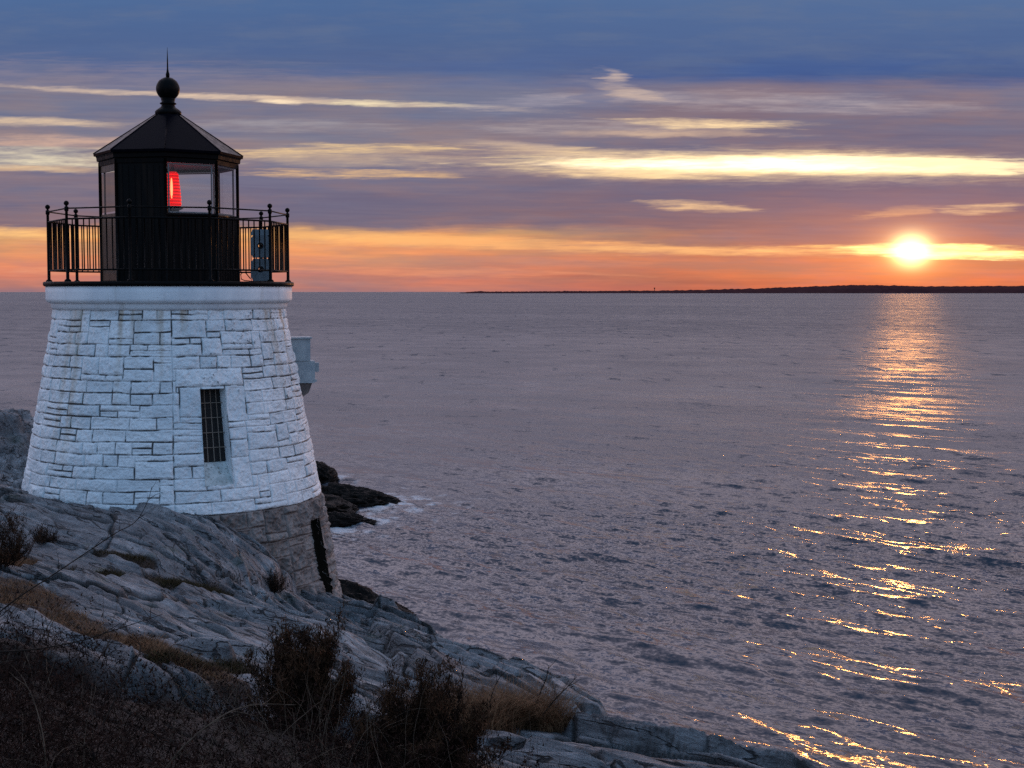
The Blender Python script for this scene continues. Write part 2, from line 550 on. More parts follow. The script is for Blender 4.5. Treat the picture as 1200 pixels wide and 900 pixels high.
def masonry(name, z0, z1, rows, cols, mat, seed, forced, openings, rough, gapdepth, dark, parent, unit=(0.05, 0.094), **kw):
    """rough stone wall of revolution with real joints; openings: (th0, th1, z0, z1) left out"""
    rm = float(r_tower((z0 + z1) / 2))
    du, dv = unit
    nu0 = round(2 * math.pi * rm / du)
    du = 2 * math.pi * rm / nu0
    nv0 = round((z1 - z0) / dv)
    dv = (z1 - z0) / nv0
    fr = [((a % (2 * math.pi)) * rm, (a % (2 * math.pi)) * rm + (b - a) * rm, c - z0, d - z0) for a, b, c, d in forced]
    ID, RC, nu, nv = ashlar(2 * math.pi * rm, z1 - z0, du, dv, seed, fr, **kw)
    th = np.linspace(0, 2 * math.pi, cols, endpoint=False)
    zz = np.linspace(z0, z1, rows)
    T, Z = np.meshgrid(th, zz)
    rr = r_tower(Z)
    X3, Y3 = np.sin(T) * rm, np.cos(T) * rm
    wu = 0.020 * fbm(X3 * 3, Y3 * 3, Z * 3, 3, seed + 3)
    wv = 0.018 * fbm(X3 * 2.2, Y3 * 2.2, Z * 4, 3, seed + 9)
    u = (T * rm + wu) % (2 * math.pi * rm)
    v = np.clip(Z - z0 + wv, 0, z1 - z0 - 1e-6)
    ci = np.minimum((u / du).astype(int), nu - 1)
    cj = np.minimum((v / dv).astype(int), nv - 1)
    bid = ID[cj, ci]
    rc = RC[bid]
    uu = u.copy()
    uu = np.where(uu > rc[..., 1] * du + 1e-6, uu - 2 * math.pi * rm, uu)
    ux = np.minimum(uu - rc[..., 0] * du, rc[..., 1] * du - uu)
    vx = np.minimum(v - rc[..., 2] * dv, rc[..., 3] * dv - v)
    d = np.clip(np.minimum(ux, vx), 0, 1)
    rid = np.sin(bid * 12.9898 + seed) * 43758.5453
    rid = rid - np.floor(rid)
    rid2 = np.sin(bid * 78.233 + seed) * 12543.123
    rid2 = rid2 - np.floor(rid2)
    jn = fbm(X3 * 0.9, Y3 * 0.9, Z * 1.2, 3, seed + 21)
    jf = fbm(X3 * 7, Y3 * 7, Z * 7, 3, seed + 31)
    face = fbm(X3 * 6, Y3 * 6, Z * 6, 5, seed + 41, 0.6)
    fine = fbm(X3 * 24, Y3 * 24, Z * 24, 3, seed + 51)
    hgt = rough * (face * 1.0 + 0.35 * fine) + (rid - 0.5) * rough * 0.9
    jw = 0.015 + 0.008 * jf
    opened = sstep(-0.35, 0.55, 0.65 * jn + 0.6 * jf + (rid2 - 0.5) * 0.7)           # how open the joint is
    edge = 1 - sstep(0.0, jw + 0.004, d)
    disp = hgt * sstep(0, 0.05, d) - gapdepth * edge * (0.55 + 0.45 * opened)
    gw = 0.0050 + 0.0080 * opened
    gap = (1 - sstep(gw * 0.5, gw * 1.3, d)) * (0.12 + 0.88 * sstep(0.02, 0.66, opened + 0.60 * jf)) * dark
    pits = sstep(0.44, 0.56, fine + 0.35 * face) * sstep(0.0, 0.5, fbm(X3 * 1.1 + 5, Y3 * 1.1, Z * 1.1, 3, seed + 61) + 0.35 * np.sin(T - 0.2))
    gap = np.maximum(gap, pits * 0.75 * dark)
    sv = fbm(X3 * 5, Y3 * 5, Z * 0.35, 3, seed + 71)
    left = np.exp(-((np.mod(T + math.pi, 2 * math.pi) - math.pi + 0.86) / 0.15) ** 2)
    stain = np.clip(left * sstep(-0.1, 0.5, sv + 0.2) * sstep(z0 + 0.4, z0 + 1.6, Z) * (0.5 + 0.5 * edge) + 0.45 * sstep(0.25, 0.7, sv) * sstep(z0 + 0.8, z1, Z) + 0.75 * sstep(0.05, 0.55, sv) * np.exp(-(z1 - Z) / 0.45) * (z1 > 8), 0, 0.85) * 0.8
    tone = np.clip(rid2 * 0.75 - 0.12 + 0.35 * fbm(X3 * 1.4, Y3 * 1.4, Z * 1.4, 3, seed + 81), 0, 1)
    rad = rr + disp
    V = np.stack([rad * np.sin(T), -rad * np.cos(T), Z], -1).reshape(-1, 3)
    Fq = grid_faces(rows, cols, True)
    tc = np.mod(T.ravel() + math.pi, 2 * math.pi) - math.pi
    inside = np.zeros(len(V), bool)
    for a, b2, c, e in openings:
        inside |= (tc > a) & (tc < b2) & (Z.ravel() > c) & (Z.ravel() < e)
    Fq = Fq[~inside[Fq].all(1)]
    return np_mesh(name, V, Fq, mat, parent, True, dict(gap=gap, stain=stain, tone=tone))


WIN = (R(11.2), R(22.0), 7.30, 8.79)
masonry('painted_wall', ZP, ZT, 430, 1560, M_white, 5,
        [(R(1.5), R(31), 8.79, 9.08), (R(2.5), R(11.2), 8.4, 8.79), (R(22.4), R(31), 8.3, 8.79), (R(22.4), R(30), 7.25, 7.7), (R(11.2), R(22.4), 7.25, 8.79)],
        [WIN], 0.026, 0.030, 1.0, LH)
SLIT = (R(59.5), R(67.0), 5.0, 6.53)
masonry('stone_base', ZB, ZP - 0.004, 260, 1100, M_granite, 17, [(R(52), R(75), 6.53, 6.80)], [SLIT], 0.085, 0.050, 0.7, LH,
        unit=(0.07, 0.13), hw=((1, .1), (2, .8), (3, .1)), ww=(4, 9), wmin=3)


def r0(z): return float(r_tower(z))


# deep window in the painted wall
win = MB()
th0, th1, wz0, wz1 = WIN
zin = 7.64
DPT = 0.17
def wp(th, z, d): return polar(th, r0(z) - d, z)
o = 0.012
A = [wp(th0, wz0, -o), wp(th1, wz0, -o), wp(th1, wz1, -o), wp(th0, wz1, -o)]
B_ = [wp(th0, zin, DPT), wp(th1 - 0.006, zin, DPT), wp(th1 - 0.006, wz1, DPT), wp(th0, wz1, DPT)]
win.add([A[1], A[2], B_[2], B_[1]], [(0, 1, 2, 3)])
win.add([A[3], A[0], B_[0], B_[3]], [(0, 1, 2, 3)])
win.add([A[2], A[3], B_[3], B_[2]], [(0, 1, 2, 3)])
reveal = win.build('window', M_cornice, LH)
s_ = MB(); s_.add([A[0], A[1], B_[1], B_[0]], [(0, 1, 2, 3)])
s_.build('sill', M_sill, reveal)
d_ = MB(); d_.add([B_[0], B_[1], B_[2], B_[3]], [(0, 1, 2, 3)])
d_.build('window_dark_back', M_darkgap, reveal)  # dark sheet standing in for the shaded inside of the window
g_ = MB()
for k in range(1, 4):
    th = th0 + (th1 - 0.006 - th0) * k / 4
    g_.tube([polar(th, r0(zin) - DPT + 0.03, zin + 0.01), polar(th, r0(wz1) - DPT + 0.05, wz1)], 0.008, 6)
for k in range(1, 5):
    z = zin + (wz1 - zin) * k / 5
    g_.tube([polar(th0, r0(z) - DPT + 0.05, z), polar(th1 - 0.006, r0(z) - DPT + 0.05, z)], 0.007, 6)
g_.build('grating', M_bars, reveal)

# narrow slit in the stone base
sl = MB()
th0, th1, sz0, sz1 = SLIT
sz0 = 5.0
o = 0.02
A = [wp(th0, sz0, -o), wp(th1, sz0, -o), wp(th1, sz1, -o), wp(th0, sz1, -o)]
B2 = [wp(th0 + .01, sz0, .4), wp(th1 - .01, sz0, .4), wp(th1 - .01, sz1, .4), wp(th0 + .01, sz1, .4)]
for q in ((1, 2), (3, 0), (2, 3), (0, 1)):
    sl.add([A[q[0]], A[q[1]], B2[q[1]], B2[q[0]]], [(0, 1, 2, 3)])
slit = sl.build('slit_opening', M_slit, LH)
d_ = MB(); d_.add(B2, [(0, 1, 2, 3)])
d_.build('slit_dark_back', M_darkgap, slit)  # dark sheet closing the slit, inner shade given as colour

# cornice under the deck
DZ0, DZ1 = 10.385, 10.462
cor = MB()
prof = [(1.90, ZT - 0.03), (1.93, ZT + 0.015), (1.935, ZT + 0.06)]
for k in range(9):
    w = math.pi / 2 * k / 8
    prof.append((1.94 + 0.072 * math.sin(w), ZT + 0.075 + 0.072 * (1 - math.cos(w))))
prof += [(2.012, ZT + 0.25), (2.012, DZ0)]
cor.lathe(prof, 160)
cor.build('cornice', M_cornice, LH)

dk = MB()
dk.lathe([(2.03, DZ0 + 0.002), (2.048, DZ0 + 0.02), (2.048, DZ1 - 0.012), (2.03, DZ1)], 120)
dk.build('gallery_deck', M_iron, LH)

# railing
RP = 1.955
PA = [R(18 + 36 * k) for k in range(10)]
def rp(th, z, r=RP): return polar(th, r, z)
def rail_ring(z, rr):
    m = MB()
    n = 8
    vs, fs = [], []
    for k in range(10):
        c = rp(PA[k], z); o_ = Vector((c.x, c.y, 0)).normalized()
        for j in range(n):
            w = 2 * math.pi * j / n
            vs.append(c + o_ * rr * math.cos(w) + Vector((0, 0, rr * math.sin(w))))
    for k in range(10):
        for j in range(n):
            fs.append((k * n + j, ((k + 1) % 10) * n + j, ((k + 1) % 10) * n + (j + 1) % n, k * n + (j + 1) % n))
    m.add(vs, fs, True)
    return m
railing = rail_ring(11.61, 0.012).build('railing', M_iron, LH)
rail_ring(11.445, 0.015).build('middle_rail', M_iron, railing)
rail_ring(10.645, 0.015).build('bottom_rail', M_iron, railing)
pb = MB()
pb.lathe([(0.055, DZ1), (0.05, DZ1 + 0.02), (0.026, DZ1 + 0.04), (0.022, 11.56), (0.034, 11.575), (0.034, 11.63), (0.018, 11.64), (0.018, 11.655), (0.030, 11.662), (0.039, 11.677), (0.041, 11.691), (0.037, 11.707), (0.025, 11.722), (0.004, 11.731)], 14)
post0 = pb.build('post', M_iron, railing)
bb_ = MB()
bb_.tube([(0, 0, 10.645), (0, 0, 11.445)], 0.0105, 8)
bal0 = bb_.build('baluster', M_iron, railing)
for k in range(10):
    o_ = post0 if k == 0 else post0.copy()
    if k: COL.objects.link(o_)
    o_.location = rp(PA[k], 0)
    a, b2 = rp(PA[k], 0), rp(PA[(k + 1) % 10], 0)
    for j in range(1, 11):
        o_ = bal0 if (k == 0 and j == 1) else bal0.copy()
        if o_ is not bal0: COL.objects.link(o_)
        o_.location = a.lerp(b2, j / 11)

# lantern room: eight sided
LV = [R(-48 + 45 * k) for k in range(8)]
LR = 1.115
Z_S, Z_T, Z_E = 11.54, 12.37, 12.52
def lp(k, z, r=LR): return polar(LV[k % 8], r, z)
GLAZED = {1, 2, 3, 4, 5, 6}
room = MB()
for k in range(8):
    a, b2 = LV[k], LV[k] + R(45)
    top = Z_S if k in GLAZED else Z_T + 0.02
    if k == 7: continue
    q = [polar(a, LR, DZ1), polar(b2, LR, DZ1), polar(b2, LR, top), polar(a, LR, top)]
    i_ = [polar(a, LR - .05, DZ1), polar(b2, LR - .05, DZ1), polar(b2, LR - .05, top), polar(a, LR - .05, top)]
    room.add(q + i_, [(0, 1, 2, 3), (7, 6, 5, 4), (3, 2, 6, 7), (0, 4, 5, 1), (1, 5, 6, 2), (0, 3, 7, 4)])
# plank ribs on the lower walls
for k in (1, 2, 0):
    a, b2 = lp(k, 0), lp(k + 1, 0)
    for j in range(1, 8):
        q = a.lerp(b2, j / 8)
        room.tube([(q.x * 1.002, q.y * 1.002, DZ1), (q.x * 1.002, q.y * 1.002, Z_S - 0.04 if k else Z_T - .05)], 0.006, 4, smooth=False)
lantern = room.build('lantern_room', M_blackwall, LH)

fr_ = MB()
for k in range(8):
    fr_.tube([lp(k, DZ1, LR + 0.005), lp(k, Z_T + 0.06, LR + 0.005)], 0.026, 8)
fr_.build('corner_posts', M_iron, lantern)
sb = MB()
for k in sorted(GLAZED):
    a, b2 = lp(k, Z_S, LR + 0.012), lp(k + 1, Z_S, LR + 0.012)
    sb.tube([a, b2], 0.028, 6)
sb.build('sill', M_iron, lantern)
# the left face: a tall brown panel with a head panel
k = 7
a, b2 = LV[7], LV[7] + R(45)
for nm_, z0_, z1_ in (('door', DZ1 + 0.02, 11.57), ('door_header', 12.26, Z_T + 0.02)):
    dr = MB()
    q = [polar(a + .03, LR - .012, z0_), polar(b2 - .03, LR - .012, z0_), polar(b2 - .03, LR - .012, z1_), polar(a + .03, LR - .012, z1_)]
    i_ = [polar(a + .03, LR - .05, z0_), polar(b2 - .03, LR - .05, z0_), polar(b2 - .03, LR - .05, z1_), polar(a + .03, LR - .05, z1_)]
    dr.add(q + i_, [(0, 1, 2, 3), (7, 6, 5, 4), (3, 2, 6, 7), (0, 4, 5, 1), (1, 5, 6, 2), (0, 3, 7, 4)])
    dr.build(nm_, M_brown, lantern)
for k in sorted(GLAZED):
    a, b2 = lp(k, 0), lp(k + 1, 0)
    gm = MB()
    a1, b1 = a.lerp(b2, 0.02), a.lerp(b2, 0.98)
    gm.add([(a1.x, a1.y, Z_S + .02), (b1.x, b1.y, Z_S + .02), (b1.x, b1.y, Z_T), (a1.x, a1.y, Z_T)], [(0, 1, 2, 3)])
    gm.build('window_pane', M_glass, lantern)

M_dimglass = M_glass.copy(); M_dimglass.name = 'brown_tinted_glass'  # copy of the glass with a brown tint
for nd_g in M_dimglass.node_tree.nodes:
    if nd_g.bl_idname == 'ShaderNodeBsdfTransparent': nd_g.inputs[0].default_value = (0.62, 0.50, 0.40, 1)
gm = MB()
a, b2 = lp(7, 0), lp(8, 0)
a1, b1 = a.lerp(b2, 0.04), a.lerp(b2, 0.96)
gm.add([(a1.x, a1.y, 11.60), (b1.x, b1.y, 11.60), (b1.x, b1.y, 12.24), (a1.x, a1.y, 12.24)], [(0, 1, 2, 3)])
gm.build('window_pane', M_dimglass, lantern)
M_frame, t, b = material('grey_glazing_frame', 0.6, (0.11, 0.12, 0.135))
for k in sorted(GLAZED):
    a, b2 = lp(k, 0, LR - 0.035), lp(k + 1, 0, LR - 0.035)
    a1, b1 = a.lerp(b2, 0.05), a.lerp(b2, 0.95)
    fm = MB()
    zz0, zz1 = Z_S + 0.03, Z_T - 0.01
    ca, cb, cc_, cd = (Vector((a1.x, a1.y, zz0)), Vector((b1.x, b1.y, zz0)), Vector((b1.x, b1.y, zz1)), Vector((a1.x, a1.y, zz1)))
    ctr_ = (ca + cb + cc_ + cd) / 4
    nrm = Vector((ctr_.x, ctr_.y, 0)).normalized()
    inn = [q + ((b1 - a1).normalized() * (0.02 if i in (0, 3) else -0.02)) + Vector((0, 0, 0.02 if i < 2 else -0.02)) for i, q in enumerate((ca, cb, cc_, cd))]
    o4 = [ca, cb, cc_, cd]
    vs_ = o4 + inn + [q - nrm * 0.025 for q in o4] + [q - nrm * 0.025 for q in inn]
    fs2 = []
    for i in range(4):
        j = (i + 1) % 4
        fs2 += [(i, j, 4 + j, 4 + i), (8 + i, 12 + i, 12 + j, 8 + j), (4 + i, 4 + j, 12 + j, 12 + i), (i, 8 + i, 8 + j, j)]
    fm.add(vs_, fs2)
    fm.build('window_frame', M_frame, lantern)

# head band, soffit, ceiling and roof
hb = MB()
def octring(r, z): return [polar(w, r, z) for w in LV]
def octloft(mb, prof, cap0=False, cap1=False):
    vs = []
    for r, z in prof: vs += octring(r, z)
    fs = []
    for i in range(len(prof) - 1):
        for k in range(8):
            k2 = (k + 1) % 8
            fs.append((i * 8 + k, i * 8 + k2, (i + 1) * 8 + k2, (i + 1) * 8 + k))
    if cap0: fs.append(tuple(reversed(range(8))))
    if cap1: fs.append(tuple((len(prof) - 1) * 8 + k for k in range(8)))
    mb.add(vs, fs)
octloft(hb, [(LR - 0.05, Z_T + 0.1), (LR - 0.05, Z_T), (LR + 0.02, Z_T), (LR + 0.025, Z_T + 0.07), (LR + 0.055, Z_T + 0.085), (LR + 0.06, Z_T + 0.14), (1.19, 12.535)])
hb.build('head_band', M_iron, lantern)
cl = MB()
cl.add(octring(LR - 0.03, Z_T + 0.045), [tuple(range(8))])
cl.build('ceiling', M_ceiling, lantern)
rf = MB()
octloft(rf, [(1.15, 12.53), (1.215, 12.535), (1.222, 12.575), (0.205, 13.255), (0.205, 13.26)], True, True)
roof = rf.build('lantern_roof', M_roofm, LH)
hp = MB()
for k in range(8):
    hp.tube([lp(k, 12.578, 1.222), lp(k, 13.25, 0.205)], 0.012, 6)
hp.build('hip_ribs', M_roofm, roof)
vb = MB()
vb.lathe([(0.20, 13.245), (0.215, 13.25), (0.215, 13.30), (0.19, 13.325), (0.125, 13.37), (0.105, 13.41), (0.135, 13.425), (0.135, 13.44), (0.105, 13.455), (0.115, 13.50), (0.12, 13.52)], 32)
vb.build('roof_vent', M_iron, roof)
bl = MB()
bl.ball((0, 0, 13.675), 0.194, 32, 20)
bl.build('ball_finial', M_iron, roof)
sp = MB()
sp.lathe([(0.030, 13.86), (0.032, 13.92), (0.022, 13.95), (0.013, 14.0), (0.010, 14.15), (0.002, 14.36)], 12)
sp.build('spike', M_iron, roof)

# box housing on the seaward side of the wall
hs = empty('wall_housing', (0, 0, 0)); hs.parent = LH
def hbox(mb, x0, x1, y0, y1, z0, z1):
    mb.box(((x0 + x1) / 2, (y0 + y1) / 2, (z0 + z1) / 2), (x1 - x0, y1 - y0, z1 - z0))
u1 = MB(); hbox(u1, 1.80, 2.33, 0.05, 0.50, 9.105, 9.49); hbox(u1, 1.86, 2.36, 0.02, 0.53, 9.49, 9.515)
u1.build('housing_cabinet', M_boxpaint, hs)
u2 = MB(); hbox(u2, 1.80, 2.405, 0.06, 0.47, 8.72, 9.10); hbox(u2, 2.405, 2.44, 0.08, 0.45, 8.74, 8.78)
u2.build('housing_lower_box', M_boxpaint, hs)
u3 = MB(); hbox(u3, 2.35, 2.50, 0.30, 0.42, 8.90, 9.06)
u3.build('housing_spout', M_boxpaint, hs)
u4 = MB()
for q in range(3):
    y = 0.10 + q * 0.15
    u4.add([(1.95, y, 8.72), (2.36, y, 8.72), (2.30, y, 8.55), (2.10, y, 8.42), (1.95, y, 8.42)] + [(1.95, y + .06, 8.72), (2.36, y + .06, 8.72), (2.30, y + .06, 8.55), (2.10, y + .06, 8.42), (1.95, y + .06, 8.42)],
           [(0, 1, 2, 3, 4), (9, 8, 7, 6, 5)] + [(i, i + 5, (i + 1) % 5 + 5, (i + 1) % 5) for i in range(5)])
u4.build('housing_bracket', M_granite, hs)

# things standing on / in the lighthouse ------------------------------------
def L2W(p):
    return Matrix.Translation((AX.x, AX.y, 0)) @ Matrix.Rotation(ALPHA, 4, 'Z') @ Vector(p)

lampO = empty('beacon_lamp', L2W((0.055, 0.0, DZ1)), ALPHA)
tag(lampO, 'glowing red beacon lens on a pedestal inside the lantern room', 'beacon lamp')
q = MB()
q.lathe([(0.13, 0.0), (0.13, 0.9), (0.11, 1.0), (0.10, 1.20), (0.165, 1.225), (0.17, 1.255), (0.15, 1.27)], 24)
q.build('pedestal', M_whitemetal, lampO)
q = MB()
prof = [(0.13, 1.275), (0.14, 1.30)]
for i in range(9):
    z = 1.315 + i * 0.058
    r = 0.142 - 0.040 * (i / 8) ** 1.5
    prof += [(r, z), (r - 0.010, z + 0.026)]
prof += [(0.07, 1.835), (0.03, 1.84)]
q.lathe(prof, 32)
q.build('red_lens', M_redlens, lampO)
q = MB()
q.lathe([(0.006, 1.38), (0.016, 1.45), (0.021, 1.55), (0.016, 1.66), (0.006, 1.73)], 16, (-0.02, -0.125, 0))
q.build('bright_core', M_redcore, lampO)
q = MB()
q.lathe([(0.06, 1.84), (0.06, 1.87), (0.03, 1.88), (0.02, 1.93), (0.004, 1.935)], 16)
q.build('lamp_cap', M_whitemetal, lampO)

sig = empty('signal_cabinet', L2W((1.50, 0.10, DZ1)), ALPHA + R(-3.5))
tag(sig, 'narrow pale grey metal cabinet with two round ports standing behind the gallery railing', 'cabinet')
q = MB()
w, dp, h = 0.165, 0.085, 0.93
# body with chamfered shoulders and two through ports
def port_plate(mb, y, flip):
    ports = [0.22, 0.62]
    rr, n = 0.036, 16
    zs = [0.0, 0.40, 0.80]
    for i, pz in enumerate(ports):
        z0_, z1_ = zs[i] + 0.02, zs[i + 1]
        outer = []
        inner = []
        for k in range(n):
            an = 2 * math.pi * (k + .5) / n
            cx, cz = math.cos(an), math.sin(an)
            sx = w / max(abs(cx), 1e-6); szz = ((z1_ - pz) if cz > 0 else (pz - z0_)) / max(abs(cz), 1e-6)
            s = min(sx, szz)
            outer.append((cx * s, y, pz + cz * s)); inner.append((cx * rr, y, pz + cz * rr))
        fs = [(k, (k + 1) % n, n + (k + 1) % n, n + k) for k in range(n)]
        if flip: fs = [tuple(reversed(f)) for f in fs]
        mb.add(outer + inner, fs)
port_plate(q, -dp, False); port_plate(q, dp, True)
for pz in (0.22, 0.62):
    n = 16
    ring = [(math.cos(2 * math.pi * (k + .5) / n) * .036, math.sin(2 * math.pi * (k + .5) / n) * .036 + pz) for k in range(n)]
    q.add([(a, -dp, z) for a, z in ring] + [(a, dp, z) for a, z in ring], [(k, n + k, n + (k + 1) % n, (k + 1) % n) for k in range(n)], True)
for sx in (-1, 1):
    q.box((sx * (w - 0.003), 0, 0.41), (0.012, 2 * dp - .004, 0.78))
q.add([(-w, -dp, .8), (w, -dp, .8), (w, dp, .8), (-w, dp, .8), (-w * .8, -dp * .8, .9), (w * .8, -dp * .8, .9), (w * .8, dp * .8, .9), (-w * .8, dp * .8, .9)],
      [(0, 1, 5, 4), (1, 2, 6, 5), (2, 3, 7, 6), (3, 0, 4, 7), (4, 5, 6, 7)])
body = q.build('cabinet_body', M_whitemetal, sig)
q = MB()
q.box((0, 0, 0.012), (2 * w + .05, 2 * dp + .05, 0.022))
q.build('base_plate', M_iron, sig)
for pz in (0.22, 0.62):
    q = MB()
    ring = [(math.cos(2 * math.pi * k / 20) * .045, -dp - .004, pz + math.sin(2 * math.pi * k / 20) * .045) for k in range(21)]
    q.tube(ring, 0.009, 6, cap=False)
    q.build('port_ring', M_iron, sig)
q = MB()
q.tube([(-w - .01, -.05, .06), (-w - .08, -.08, .15), (-w - .13, -.1, .17), (-w - .17, -.1, .13), (-w - .16, -.1, .05), (-w - .10, -.09, .025), (-w - .02, -.09, .02)], 0.009, 6)
q.build('cable', M_iron, sig)

# ------------------------------------------------------------------ terrain
CTRL = [  # px, py, Y  (photo position and distance of the rock surface)
    (0, 574, 23.2), (-90, 572, 23.0), (60, 586, 21.9), (120, 597, 21.6), (200, 610, 21.3), (260, 634, 21.4), (300, 664, 21.7), (345, 700, 22.0),
    (402, 706, 23.6), (372, 704, 22.4), (340, 700, 21.6),
    (440, 716, 22.4), (480, 726, 21.6), (560, 761, 19.6), (640, 792, 17.6), (690, 816, 16.4), (716, 836, 15.5),
    (0, 612, 20.6), (100, 625, 20.3), (200, 648, 19.8), (280, 680, 19.9), (40, 664, 17.8), (130, 676, 17.9), (210, 698, 17.9), (300, 712, 19.2),
    (0, 690, 15.2), (80, 716, 14.6), (160, 745, 13.7), (240, 775, 13.0), (300, 795, 12.5), (180, 710, 15.9), (260, 745, 15.3), (350, 735, 17.4),
    (420, 750, 17.2), (480, 790, 14.9), (400, 790, 14.0), (560, 800, 15.2), (620, 815, 15.0), (600, 836, 13.4), (520, 830, 12.9),
    (0, 745, 12.0), (60, 770, 11.3), (140, 790, 11.0), (220, 815, 10.7), (300, 850, 10.2), (360, 862, 9.8), (440, 885, 9.6), (505, 915, 9.0), (560, 885, 10.7),
    (640, 852, 12.6), (735, 844, 13.0), (640, 872, 11.5), (760, 882, 11.4), (850, 880, 12.1), (960, 908, 11.2), (1080, 945, 10.4),
    (0, 830, 8.6), (100, 880, 8.0), (200, 930, 7.4), (320, 970, 7.2), (440, 1010, 7.0), (620, 985, 8.2), (800, 985, 8.6),
]
PTS = [at(*c) for c in CTRL] + [Vector(v) for v in (
    (-12, 12, 7.9), (-12, 18, 7.3), (-14, 6, 8.6), (-14, 0, 9.0), (-6, 3, 8.45), (-3, 3, 8.3), (0, 4, 8.0), (0, 0, 8.65), (3, 4, 7.2), (4, 8, 6.6), (4, 0, 7.9), (-6, 0, 8.8), (0, -4, 9.0),
    (-5.8, 24, 6.0), (-5.8, 26, 5.6), (-8, 25, 6.6), (-3.4, 25, 5.0))]
for c_, p in zip(CTRL, PTS):
    if c_[:2] in ((480, 726), (560, 761), (640, 792), (690, 816), (716, 836), (560, 800), (620, 815), (480, 790)): p.z -= 0.20
PX = np.array([[p.x, p.y] for p in PTS]); PZ = np.array([p.z for p in PTS])


def tps_fit(P, z, lam=0.02):
    d = np.linalg.norm(P[:, None] - P[None], axis=-1)
    K = np.where(d > 0, d * d * np.log(d + 1e-12), 0) + lam * np.eye(len(P))
    Q = np.c_[np.ones(len(P)), P]
    A = np.block([[K, Q], [Q.T, np.zeros((3, 3))]])
    return np.linalg.solve(A, np.r_[z, 0, 0, 0])


TW = tps_fit(PX, PZ)


def tps(x, y):
    out = TW[-3] + TW[-2] * x + TW[-1] * y
    for (px, py), w in zip(PX, TW[:-3]):
        d2 = (x - px) ** 2 + (y - py) ** 2 + 1e-12
        out = out + w * 0.5 * d2 * np.log(d2)
    return out


def P2(px, py, Y):
    v = at(px, py, Y); return (v.x, v.y)


EDGE = [(-30, 22.6), (-16, 23.0), (-10, 23.5), (-8.45, 24.2), (-8.3, 26), (-7, 27.3), (-5.4, 27.5), (-3.6, 26.6), (-2.75, 25.0), (-2.55, 23.7),
        P2(440, 716, 22.5), P2(480, 726, 21.7), P2(560, 761, 19.7), P2(640, 792, 17.7), P2(690, 816, 16.5), P2(716, 836, 15.55), (0.75, 14.8), (0.55, 13.9), P2(712, 850, 13.2),
        P2(850, 880, 12.2), P2(960, 904, 11.3), P2(1080, 935, 10.5), (5.2, 8.2), (8, 4), (12, -6), (12, -12), (-30, -12)]
EDGE_MAIN = np.array(EDGE)
SLAB = np.array([P2(-140, 596, 22.2), P2(0, 612, 20.5), P2(60, 634, 19.4), P2(130, 654, 18.8), P2(200, 670, 18.9), P2(265, 684, 19.4), P2(322, 690, 20.6), P2(352, 668, 22.6), (-5, 24), (-8, 24.5), (-12, 24)])
SLAB3 = np.array([P2(440, 716, 22.6), P2(480, 726, 21.9), P2(560, 761, 19.9), P2(640, 792, 17.9), P2(690, 816, 16.7), P2(716, 836, 15.8), P2(704, 843, 15.1), P2(640, 838, 14.7), P2(560, 822, 14.7), P2(470, 790, 15.6), P2(430, 745, 19.0)])
TIP = P2(322, 680, 21.4)
SLAB2 = np.array([P2(-60, 742, 12.3), P2(40, 738, 12.6), P2(110, 765, 12.3), P2(180, 792, 12.0), P2(310, 820, 11.7), P2(322, 842, 10.9), P2(240, 850, 10.4), P2(100, 830, 10.0), P2(-60, 820, 10.0)])


def edge_dist(x, y, EDGE=None):
    """signed distance past the cliff edge (positive = beyond it)"""
    EDGE = EDGE_MAIN if EDGE is None else EDGE
    best = np.full(x.shape, 1e9)
    inside = np.zeros(x.shape, bool)
    n = len(EDGE)
    for i in range(n):
        a, b = EDGE[i], EDGE[(i + 1) % n]
        e = b - a
        L = (e * e).sum()
        t = np.clip(((x - a[0]) * e[0] + (y - a[1]) * e[1]) / L, 0, 1)
        best = np.minimum(best, (x - a[0] - t * e[0]) ** 2 + (y - a[1] - t * e[1]) ** 2)
        c = (a[1] > y) != (b[1] > y)
        with np.errstate(divide='ignore', invalid='ignore'):
            xi = (b[0] - a[0]) * (y - a[1]) / (b[1] - a[1] + 1e-12) + a[0]
        inside ^= c & (x < xi)
    return np.where(inside, -1, 1) * np.sqrt(best)


def caps(x, y, pts, rad):
    """soft mask round a polyline; rad one number or one per point"""
    best = np.full(x.shape, -9.0)
    rads = rad if hasattr(rad, '__len__') else [rad] * len(pts)
    for i in range(len(pts) - 1):
        a, b = np.array(pts[i]), np.array(pts[i + 1])
        e = b - a
        t = np.clip(((x - a[0]) * e[0] + (y - a[1]) * e[1]) / max((e * e).sum(), 1e-9), 0, 1)
        d = np.sqrt((x - a[0] - t * e[0]) ** 2 + (y - a[1] - t * e[1]) ** 2)
        r = rads[i] + (rads[i + 1] - rads[i]) * t
        best = np.maximum(best, (r - d) / r)
    return best


PATCH = {}
CRACKS = []


def soil_mask(x, y):
    n = 0.55 * fbm(x * 1.6, y * 1.6, None, 4, 77)
    m = np.full(x.shape, -9.0)
    for pts, rad in PATCH.values():
        m = np.maximum(m, caps(x, y, pts, rad))
    near = (10.4 - 0.35 * x * (x > 0) - y) * 0.8 - 0.9 * sstep(-0.3, 0.9, x)
    m = np.maximum(m, near)
    return sstep(-0.08, 0.30, m + n * 0.8)


